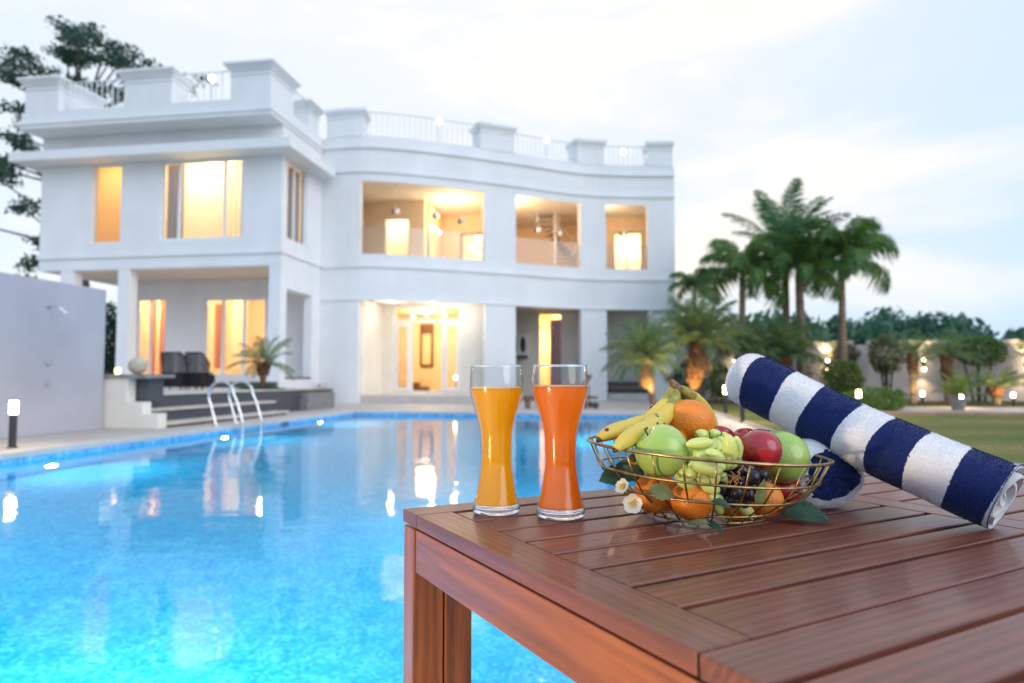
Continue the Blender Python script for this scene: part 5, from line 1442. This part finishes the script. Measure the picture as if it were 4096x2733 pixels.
# grapes
GREEN = [[.082, .8745, .8478, .1174, .888, .8494, .0073], [.1303, .8557, .8634, .1361, .8667, .8276, .008], [.1032, .9584, .8561, .1237, .97, .849, .0074], [.1219, .9612, .8576, .1393, .9725, .8474, .0074], [.1278, .9013, .8567, .1307, .9112, .8333, .0069], [.0912, .8818, .8331, .1202, .8936, .8472, .0076], [.1028, .8527, .8421, .1285, .8653, .8312, .0071], [.0944, .8719, .838, .1112, .8832, .827, .0071], [.0876, .8918, .8237, .1005, .9011, .84, .0074], [.146, .8939, .8583, .1498, .9043, .8272, .0064], [.0831, .8606, .8253, .1247, .8757, .8155, .0074], [.1067, .8797, .8214, .1313, .8918, .8187, .0071], [.0854, .8774, .8041, .096, .8862, .8212, .0075], [.0781, .8864, .8038, .0848, .8946, .821, .0072], [.0975, .8786, .8156, .1089, .8896, .7959, .0073], [.1127, .8807, .82, .1204, .8912, .7978, .007], [.0714, .8803, .8028, .0967, .8928, .7954, .0076], [.1001, .885, .7981, .1248, .8975, .7881, .0073], [.1007, .8911, .7822, .13, .904, .7767, .0074], [.1206, .9098, .7732, .13, .9203, .7559, .0069], [.0849, .8926, .802, .1075, .9048, .7906, .0073], [.1516, .92, .7666, .1719, .932, .754, .0066], [.128, .8922, .8396, .1352, .9027, .8154, .0072], [.1011, .894, .8223, .1285, .906, .8285, .0073], [.0824, .9064, .8214, .1089, .9189, .8158, .0074], [.1371, .9534, .8571, .1483, .9643, .8386, .0073], [.1187, .9129, .8052, .1372, .9247, .7893, .0074],
         [.130, .930, .835, .140, .955, .828, .0075], [.110, .925, .835, .120, .950, .842, .0075], [.150, .925, .845, .160, .945, .832, .007], [.095, .930, .830, .105, .955, .826, .0075], [.118, .905, .840, .128, .925, .848, .0075]]
for _ in range(16):
    c0 = Vector((rng.uniform(.080, .150), rng.uniform(.900, .935), rng.uniform(.785, .845))); dv = Vector((rng.uniform(-1, 1), rng.uniform(-.6, .6), rng.uniform(-.6, .8))).normalized() * .0125
    GREEN.append([*(c0 - dv), *(c0 + dv), .0073])
gg = thing("green_grapes", "bunch of long pale green grapes spilling down the basket front", "grapes", (.11, .88, .80))
gstem = MB(); gstem.tube([(.125, .905, .850), (.120, .890, .838), (.115, .900, .820), (.110, .905, .800), (.115, .915, .780)], [.0013, .0016, .0018, .0016, .0012], 6)
gm = None
for q in GREEN:
    p0, p1 = Vector(q[:3]), Vector(q[3:6]); r_ = q[6]; d = p1 - p0; L_ = d.length
    if gm is None:
        a = MB(); a.ball((0, 0, 0), 1, 1, 1, 18, 16, None, lambda dd: 1 + .05 * dd.z); gm = bpy.data.meshes.new("grape"); gm.from_pydata(a.v, [], a.f); gm.materials.append(M['grape_green']); gm.polygons.foreach_set("use_smooth", [True] * len(gm.polygons))
    Mt = Matrix.Translation((p0 + p1) / 2) @ d.to_track_quat('Z', 'Y').to_matrix().to_4x4() @ Matrix.Diagonal((r_ * 1.06, r_ * 1.06, L_ / 2, 1))
    link("grape", gm, gg, M=Mt)
    e = p0 if (p0 - Vector((.12, .895, .835))).length < (p1 - Vector((.12, .895, .835))).length else p1
    gstem.tube([e, e.lerp(Vector((.118, .900, .825)), .25) + Vector((0, .003, 0))], .0007, 5)
gstem.build("stalk", M['stem_brown'], gg)
BLACK = [[.1401, .9103, .802, .0089], [.1555, .9122, .811, .0089], [.1652, .8936, .8066, .0092], [.1811, .9164, .8061, .0081], [.1551, .9026, .7987, .0084], [.1462, .8968, .7867, .0088], [.1606, .9043, .7835, .0088], [.1288, .9041, .7907, .0089], [.1431, .9071, .7754, .0089], [.1721, .9164, .7793, .0078], [.1383, .9162, .7817, .0082], [.1593, .9199, .7719, .0082], [.1665, .9149, .7923, .0081], [.1377, .9298, .8091, .0083], [.1509, .9316, .8124, .0083], [.1782, .9268, .7924, .0082], [.1557, .933, .8008, .0083], [.168, .932, .812, .0085], [.182, .935, .800, .0083]]
bg_ = thing("black_grapes", "bunch of round black grapes behind the front wires", "grapes", (.15, .91, .79))
a = MB(); a.ball((0, 0, 0), 1, 1, 1.05, 20, 16); bm_ = bpy.data.meshes.new("grape"); bm_.from_pydata(a.v, [], a.f); bm_.materials.append(M['grape_black']); bm_.polygons.foreach_set("use_smooth", [True] * len(bm_.polygons))
for q in BLACK: link("grape", bm_, bg_, M=Matrix.Translation(q[:3]) @ Matrix.Scale(q[3], 4))
a = MB()
for k in range(10):
    s = Vector((.146 + rng.uniform(-.008, .008), .895 + rng.uniform(-.004, .01), .806 + rng.uniform(-.01, .012))); pts = [s]
    for _ in range(4): pts.append(pts[-1] + Vector((rng.uniform(-.006, .006), rng.uniform(-.003, .003), rng.uniform(-.006, .006))))
    a.tube(pts, .0007, 5)
a.build("stalk", pbr("pale_stalk", (.42, .20, .08), .7), bg_)
a = MB(); a.ball((.0682, .9607, .788), .006); a.ball((.024, .9746, .7796), .0064); a = None
# leaves and flowers of the decoration
def leaf(c, direction, normal, L, Wd, label, mat='basket_leaf', fold=.25):
    d = Vector(direction).normalized(); nn = Vector(normal); nn = (nn - d * nn.dot(d)).normalized(); s = d.cross(nn)
    o = MB(); N = 9
    for i in range(N + 1):
        u = i / N; wd = Wd * .5 * math.sin(PI * u ** .8) * (1 + (.10 if i % 2 else -.04)); mid = Vector(c) + d * (u - .5) * L - nn * L * .12 * (2 * u - 1) ** 2
        o.v += [tuple(mid + s * wd + nn * wd * fold), tuple(mid), tuple(mid - s * wd + nn * wd * fold)]
    for i in range(N):
        b0 = 3 * i; o.face(b0, b0 + 3, b0 + 4, b0 + 1); o.face(b0 + 1, b0 + 4, b0 + 5, b0 + 2)
    r_ = tag(o.build("leaf", M[mat], smooth=False), label, "leaf", "leaves around the fruit basket")
    md = r_.modifiers.new("thick", 'SOLIDIFY'); md.thickness = .0006
    return r_
leaf((.243, .955, .7535), (.9, -.25, -.12), (-.2, -.5, 1), .062, .040, "large green leaf lying on the table right of the basket", fold=.15)
leaf((.017, .955, .803), (.8, -.1, -.35), (-.2, -.9, .35), .046, .030, "dark green leaf caught in the wires under the banana tips")
leaf((-.010, .945, .797), (-.7, -.2, -.25), (.1, -.9, .3), .036, .026, "dark green leaf sticking out left through the wires")
leaf((.054, .872, .789), (.9, .1, -.35), (0, -1, .2), .034, .020, "pale green leaf lying over the low left orange", 'basket_leaf_light')
leaf((.122, .850, .781), (.9, .1, -.35), (0, -.6, .8), .026, .012, "small green leaf poking out at the middle of the front wires")
leaf((.118, .888, .7465), (.5, -.25, -.25), (0, -.8, .6), .026, .009, "thin leaf hanging below the base ring at the front")
leaf((.098, .880, .752), (.95, .1, .05), (0, -.8, .6), .028, .008, "thin pale leaf along the base ring at the front", 'basket_leaf_light')
leaf((.172, .880, .790), (.3, .1, .95), (0, -1, .1), .036, .013, "thin pale leaf standing among the black grapes", 'basket_leaf_light')
def flower(c, nrm, r, label):
    nrm = Vector(nrm).normalized(); q = nrm.to_track_quat('Z', 'Y').to_matrix().to_4x4(); Mx_ = Matrix.Translation(c) @ q
    f_ = thing("white_flower", label, "flower", c, "white flowers wound round the basket")
    for k in range(5):
        an = 2 * PI * k / 5 + .3; a = MB(); N = 5; c_, s_ = math.cos(an), math.sin(an)
        for i in range(N + 1):
            u = i / N; wd = r * .56 * math.sin(PI * (.10 + .76 * u)) * (1 + .06 * math.sin(9 * k + 4 * i)) ; rad = r * (.08 + .92 * u); z = r * (.42 + .12 * math.sin(2.3 * k)) * u ** 1.4
            for sgn in (-1, 0, 1): a.v.append((c_ * rad - s_ * wd * sgn, s_ * rad + c_ * wd * sgn, z + abs(sgn) * r * .10 * u))
        for i in range(N):
            b0 = 3 * i
            for j in range(2): a.face(b0 + j, b0 + 3 + j, b0 + 4 + j, b0 + 1 + j)
        a.v = rigid(Mx_, a.v); a.build("petal", M['petal'], f_, smooth=True)
    a = MB()
    for k in range(12):
        an = k * 2.4; rr = r * .24 * math.sqrt(k / 12); p = (rr * math.cos(an), rr * math.sin(an), 0); e = (rr * 1.7 * math.cos(an), rr * 1.7 * math.sin(an), r * .34); a.tube([p, e], .0005, 5); a.ball(e, .0011, n=6, m=4)
    a.v = rigid(Mx_, a.v); a.build("stamens", M['pollen'], f_)
flower((.006, .905, .789), (-.5, -.75, .45), .0100, "white flower at the left side, the one tucked behind the wires")
flower((.018, .893, .770), (-.15, -.95, .2), .0125, "open white flower with yellow stamens facing out below the other flower")

# ================================================================== TOWELS
def terry(name, stops):
    """navy and white stripes along the roll from the 'axis' attribute, with an irregular woven edge"""
    t = NT(name); at = t.new("ShaderNodeAttribute", attribute_name="axis"); tcn = t.new("ShaderNodeTexCoord")
    nz = t.new("ShaderNodeTexNoise", i_Scale=420, i_Detail=1); t.to(tcn.outputs["Object"], nz.inputs["Vector"])
    mm = t.new("ShaderNodeMath", operation='MULTIPLY_ADD', i_1=.010); t.to(nz.outputs["Fac"], mm.inputs[0]); t.to(at.outputs["Fac"], mm.inputs[2])
    rp = t.new("ShaderNodeValToRGB"); rp.color_ramp.interpolation = 'CONSTANT'
    W_, N_ = (.84, .83, .85, 1), (.014, .028, .135, 1)
    els = rp.color_ramp.elements; els[0].position = 0; els[0].color = W_; els[1].position = stops[0]; els[1].color = N_
    for i, s in enumerate(stops[1:]):
        e = els.new(s); e.color = W_ if i % 2 == 0 else N_
    t.to(mm.outputs[0], rp.inputs["Fac"])
    vo = t.new("ShaderNodeTexVoronoi", i_Scale=560); t.to(tcn.outputs["Object"], vo.inputs["Vector"])
    big = t.new("ShaderNodeTexNoise", i_Scale=70, i_Detail=3); t.to(tcn.outputs["Object"], big.inputs["Vector"])
    hm = t.new("ShaderNodeMath", operation='MULTIPLY_ADD', i_1=.25); t.to(big.outputs["Fac"], hm.inputs[0]); t.to(vo.outputs["Distance"], hm.inputs[2])
    bp = t.new("ShaderNodeBump", i_Distance=.0009, i_Strength=.6); t.to(hm.outputs[0], bp.inputs["Height"])
    b = t.new("ShaderNodeBsdfPrincipled", i_Roughness=.95); b.inputs["Specular IOR Level"].default_value = .15
    b.inputs["Sheen Weight"].default_value = .35; b.inputs["Sheen Roughness"].default_value = .4
    t.to(rp.outputs[0], b.inputs["Base Color"]); t.to(bp.outputs[0], b.inputs["Normal"])
    return t.surf(b.outputs[0])
def pile(mb_v, mb_f, attr, n, h, name, mat, parent, seed, o_=None, d_=None):
    """short terry loops standing on the cloth"""
    rs = np.random.default_rng(seed); Vv = np.array(mb_v); F = []
    for f_ in mb_f:
        if len(f_) == 4: F += [(f_[0], f_[1], f_[2]), (f_[0], f_[2], f_[3])]
        elif len(f_) == 3: F.append(f_)
    F = np.array(F); A, B, C = Vv[F[:, 0]], Vv[F[:, 1]], Vv[F[:, 2]]; cr = np.cross(B - A, C - A); ar = np.linalg.norm(cr, axis=1); ar[ar == 0] = 1e-12
    k = rs.choice(len(F), n, p=ar / ar.sum()); u = rs.random((n, 2)); m_ = u.sum(1) > 1; u[m_] = 1 - u[m_]
    P = A[k] + (B - A)[k] * u[:, :1] + (C - A)[k] * u[:, 1:]; nn = cr[k] / ar[k][:, None]
    rel = P - np.array(o_); rel = rel - (rel @ np.array(d_))[:, None] * np.array(d_); sg = np.sign((rel * nn).sum(1)); sg[sg == 0] = 1; nn = nn * sg[:, None]
    at = np.array(attr); av = at[F[:, 0]][k] + (at[F[:, 1]] - at[F[:, 0]])[k] * u[:, 0] + (at[F[:, 2]] - at[F[:, 0]])[k] * u[:, 1]
    r_ = rs.normal(size=(n, 3)); s = np.cross(nn, r_); s /= np.linalg.norm(s, axis=1)[:, None]
    tip = P + nn * h * rs.uniform(.5, 1.2, n)[:, None] + r_ * h * .28; w_ = h * .22
    VV = np.stack([P - s * w_ - nn * h * .1, P + s * w_ - nn * h * .1, tip], 1).reshape(-1, 3)
    a = MB(); a.v = [tuple(p) for p in VV]; a.f = [(3 * i, 3 * i + 1, 3 * i + 2) for i in range(n)]; a.m = [0] * n
    a.build(name, mat, parent, kind='stuff', attr=np.repeat(av, 3))
def frame_of(ax):
    ax = ax.normalized(); up = Vector((0, 0, 1)); up = (up - ax * up.dot(ax)).normalized(); return ax, up, ax.cross(up)

# upper roll
A0, A1 = Vector((.215, 1.168, .927)), Vector((.477, .943, .782))
AX, AU, AS = frame_of(A1 - A0); ALEN = (A1 - A0).length
tw = thing("striped_towel", "rolled navy and white striped towel leaning on another towel", "towel", tuple(A1))
T0, T1 = -.085, 1.0; NT_, NA = 96, 72; RT = .0440
v_, f_, at_ = [], [], []
def rad_u(t_, an):
    end = max(0, (T0 + .085 - t_) / .085); r_ = RT * math.sqrt(max(1 - end ** 2.4, 0.02))
    r_ *= 1 + .026 * math.sin(3 * an + 5 * t_) + .012 * math.sin(11 * t_ + an) + .010 * math.sin(23 * t_ + 2 * an)
    return r_
for i in range(NT_ + 1):
    t_ = T0 + (T1 - T0) * (i / NT_)
    sk = .012 * math.cos(0)          # stripes bow a little round the roll
    for k in range(NA):
        an = 2 * PI * k / NA; r_ = rad_u(t_, an)
        p = A0 + AX * (t_ * ALEN) + AU * (r_ * math.cos(an)) * .98 + AS * (r_ * math.sin(an)) * 1.02
        p.z -= .009 * max(0, math.sin(PI * (t_ - .06) / .94)) if t_ > .06 else 0
        v_.append(tuple(p)); at_.append((t_ - T0 + .006 * math.sin(2 * an + t_ * 9) + .03 * (k / NA - .5) * .4) / (T1 - T0))
for i in range(NT_):
    for k in range(NA): b0, b1 = i * NA + k, i * NA + (k + 1) % NA; f_.append((b0, b0 + NA, b1 + NA, b1))
f_.append(tuple(range(NA)))
stops = [(s + .085) / 1.085 for s in (.028, .179, .303, .456, .580, .716, .852, .988)]
M['terry'] = terry("striped_terry", stops)
a = MB(); a.v, a.f, a.m = v_, f_, [0] * len(f_); a.build("roll", M['terry'], tw, smooth=True, attr=at_)
pile(v_, f_[:-1], at_, 90000, .0017, "terry_pile", M['terry'], tw, 3, A0, AX)
# rolled end: a spiral of cloth with thickness
M['terry_white'] = pbr("white_terry", (.80, .79, .80), .95, var=.06, scale=200, bump=.0015, bscale=700, spec=.1)
a = MB(); TURN = 2.7; NS = 120; sv = []
for i in range(NS + 1):
    u = i / NS; an = 2 * PI * TURN * u + 2.2; r_ = (RT - .0015) * (1 - u * .86) ** 1.0; th_ = .0036
    fl = 1 + .05 * math.sin(an * 1.7)
    for (rr, d_) in ((r_, 0.0), (max(r_ - th_, .0006), 0.0)):
        for dep in (ALEN * 1.0 + .0035 - .006 * u + .003 * math.sin(an * 1.3), ALEN * 1.0 - .05):
            p = A0 + AX * dep + AU * (rr * fl * math.cos(an)) + AS * (rr * fl * math.sin(an)); a.v.append(tuple(p))
for i in range(NS):
    b0 = i * 4; b1 = b0 + 4
    a.face(b0, b1, b1 + 1, b0 + 1); a.face(b0 + 2, b0 + 3, b1 + 3, b1 + 2); a.face(b0, b0 + 2, b1 + 2, b1); a.face(b0 + 1, b1 + 1, b1 + 3, b0 + 3)
a.build("rolled_hem", M['terry_white'], tw, smooth=False)
a = MB(); c0 = A0 + AX * (ALEN - .03); n0 = 24
a.v = [tuple(c0 + AU * (RT * .93 * math.cos(2 * PI * k / n0)) + AS * (RT * .93 * math.sin(2 * PI * k / n0))) for k in range(n0)]; a.face(*range(n0)); a.build("inner_fold", pbr("navy_inner_terry", (.010, .02, .10), .95, var=.2), tw)
a = MB()
for i in range(60):          # navy stitch line close to the hem
    an = 2 * PI * i / 60; p0 = A0 + AX * (ALEN - .0005) + (AU * math.cos(an) + AS * math.sin(an)) * (RT + .0012); p1 = A0 + AX * (ALEN - .0005) + (AU * math.cos(an + .09) + AS * math.sin(an + .09)) * (RT + .0012); a.tube([p0, p1], .0007, 4)
a.build("hem_stitching", pbr("navy_thread", (.01, .016, .07), .8), tw)

# lower roll
B0, B1 = Vector((.228, 1.245, .790)), Vector((.2935, 1.066, .790))
BX, BU, BS = frame_of(B1 - B0); BLEN = (B1 - B0).length; RV, RH = .050, .058
t2 = thing("striped_towel", "folded navy towel with white border lying under the long striped towel", "towel", tuple(B1))
v_, f_, at_ = [], [], []; NT2, NA2, NC = 50, 64, 16
def pw2(an): return 1 + .17 * math.exp(-((an - 4.5) / .42) ** 2) + .07 * math.exp(-((an - 3.5) / .3) ** 2) - .06 * math.exp(-((an - 2.4) / .5) ** 2)
for i in range(NT2 + 1):
    t_ = i / NT2; end = max(0, (.12 - t_) / .12); s_ = math.sqrt(max(1 - end ** 2.4, .02))
    for k in range(NA2):
        an = 2 * PI * k / NA2; wob = 1 + .03 * math.sin(3 * an + 7 * t_) + .02 * math.sin(17 * t_ + an); ca, sa = math.cos(an), math.sin(an)
        sq = (abs(ca) ** 2.4 + abs(sa) ** 2.4) ** (-1 / 2.4)
        wob = 1 + (wob - 1) * (0.4 if ca < -.4 else 1)
        v_.append(tuple(B0 + BX * (t_ * BLEN) + BU * (RV * s_ * sq * ca * wob) + BS * (RH * s_ * sq * sa * wob * pw2(an)))); at_.append(1 - t_ * .999 + .018 * math.sin(2 * an + 1.0))
for i in range(NT2):
    for k in range(NA2): b0, b1 = i * NA2 + k, i * NA2 + (k + 1) % NA2; f_.append((b0, b0 + NA2, b1 + NA2, b1))
base = NT2 * NA2
for j in range(1, NC + 1):     # puffed end: white border round a navy face with soft creases
    q = 1 - j / NC; bul = .030 * math.sqrt(max(1 - q ** 2, 0))
    for k in range(NA2):
        an = 2 * PI * k / NA2; ca, sa = math.cos(an), math.sin(an); sq = (abs(ca) ** 2.4 + abs(sa) ** 2.4) ** (-1 / 2.4)
        cr_ = -.007 * math.exp(-((an - 2.2 - .5 * math.sin(6 * q)) / .22) ** 2) * (1 - q) - .006 * math.exp(-((an - 4.3 + .4 * q) / .25) ** 2) * (1 - q) + .003 * math.sin(9 * an + 8 * q) * q * (1 - q) * 2
        v_.append(tuple(B0 + BX * (BLEN + bul + cr_) + BU * (RV * q * sq * ca) + BS * (RH * q * sq * sa * pw2(an))))
        at_.append(0.0 if q > .70 + .05 * math.sin(3 * an + .6) + .02 * math.sin(11 * an) else .12)
    for k in range(NA2):
        p0 = base if j == 1 else (NT2 + j) * NA2; c_ = (NT2 + j - 1) * NA2; n_ = (NT2 + j) * NA2
        f_.append((c_ + k, n_ + k, n_ + (k + 1) % NA2, c_ + (k + 1) % NA2))
at_ = [max(0.0, x_) for x_ in at_]
stops2 = [.09, .145, .30, .44, .60, .78]
# order along the roll from the near end: white border, (cap navy), white, navy, white ...
stops2 = [.10, .16, .40, .56, .74, .90]
M['terry2'] = terry("bordered_terry", stops2)
a = MB(); a.v, a.f, a.m = v_, f_, [0] * len(f_); a.build("roll", M['terry2'], t2, smooth=True, attr=at_)
pile(v_, f_, at_, 60000, .0017, "terry_pile", M['terry2'], t2, 5, B0 + BX * .09, BX * 0)
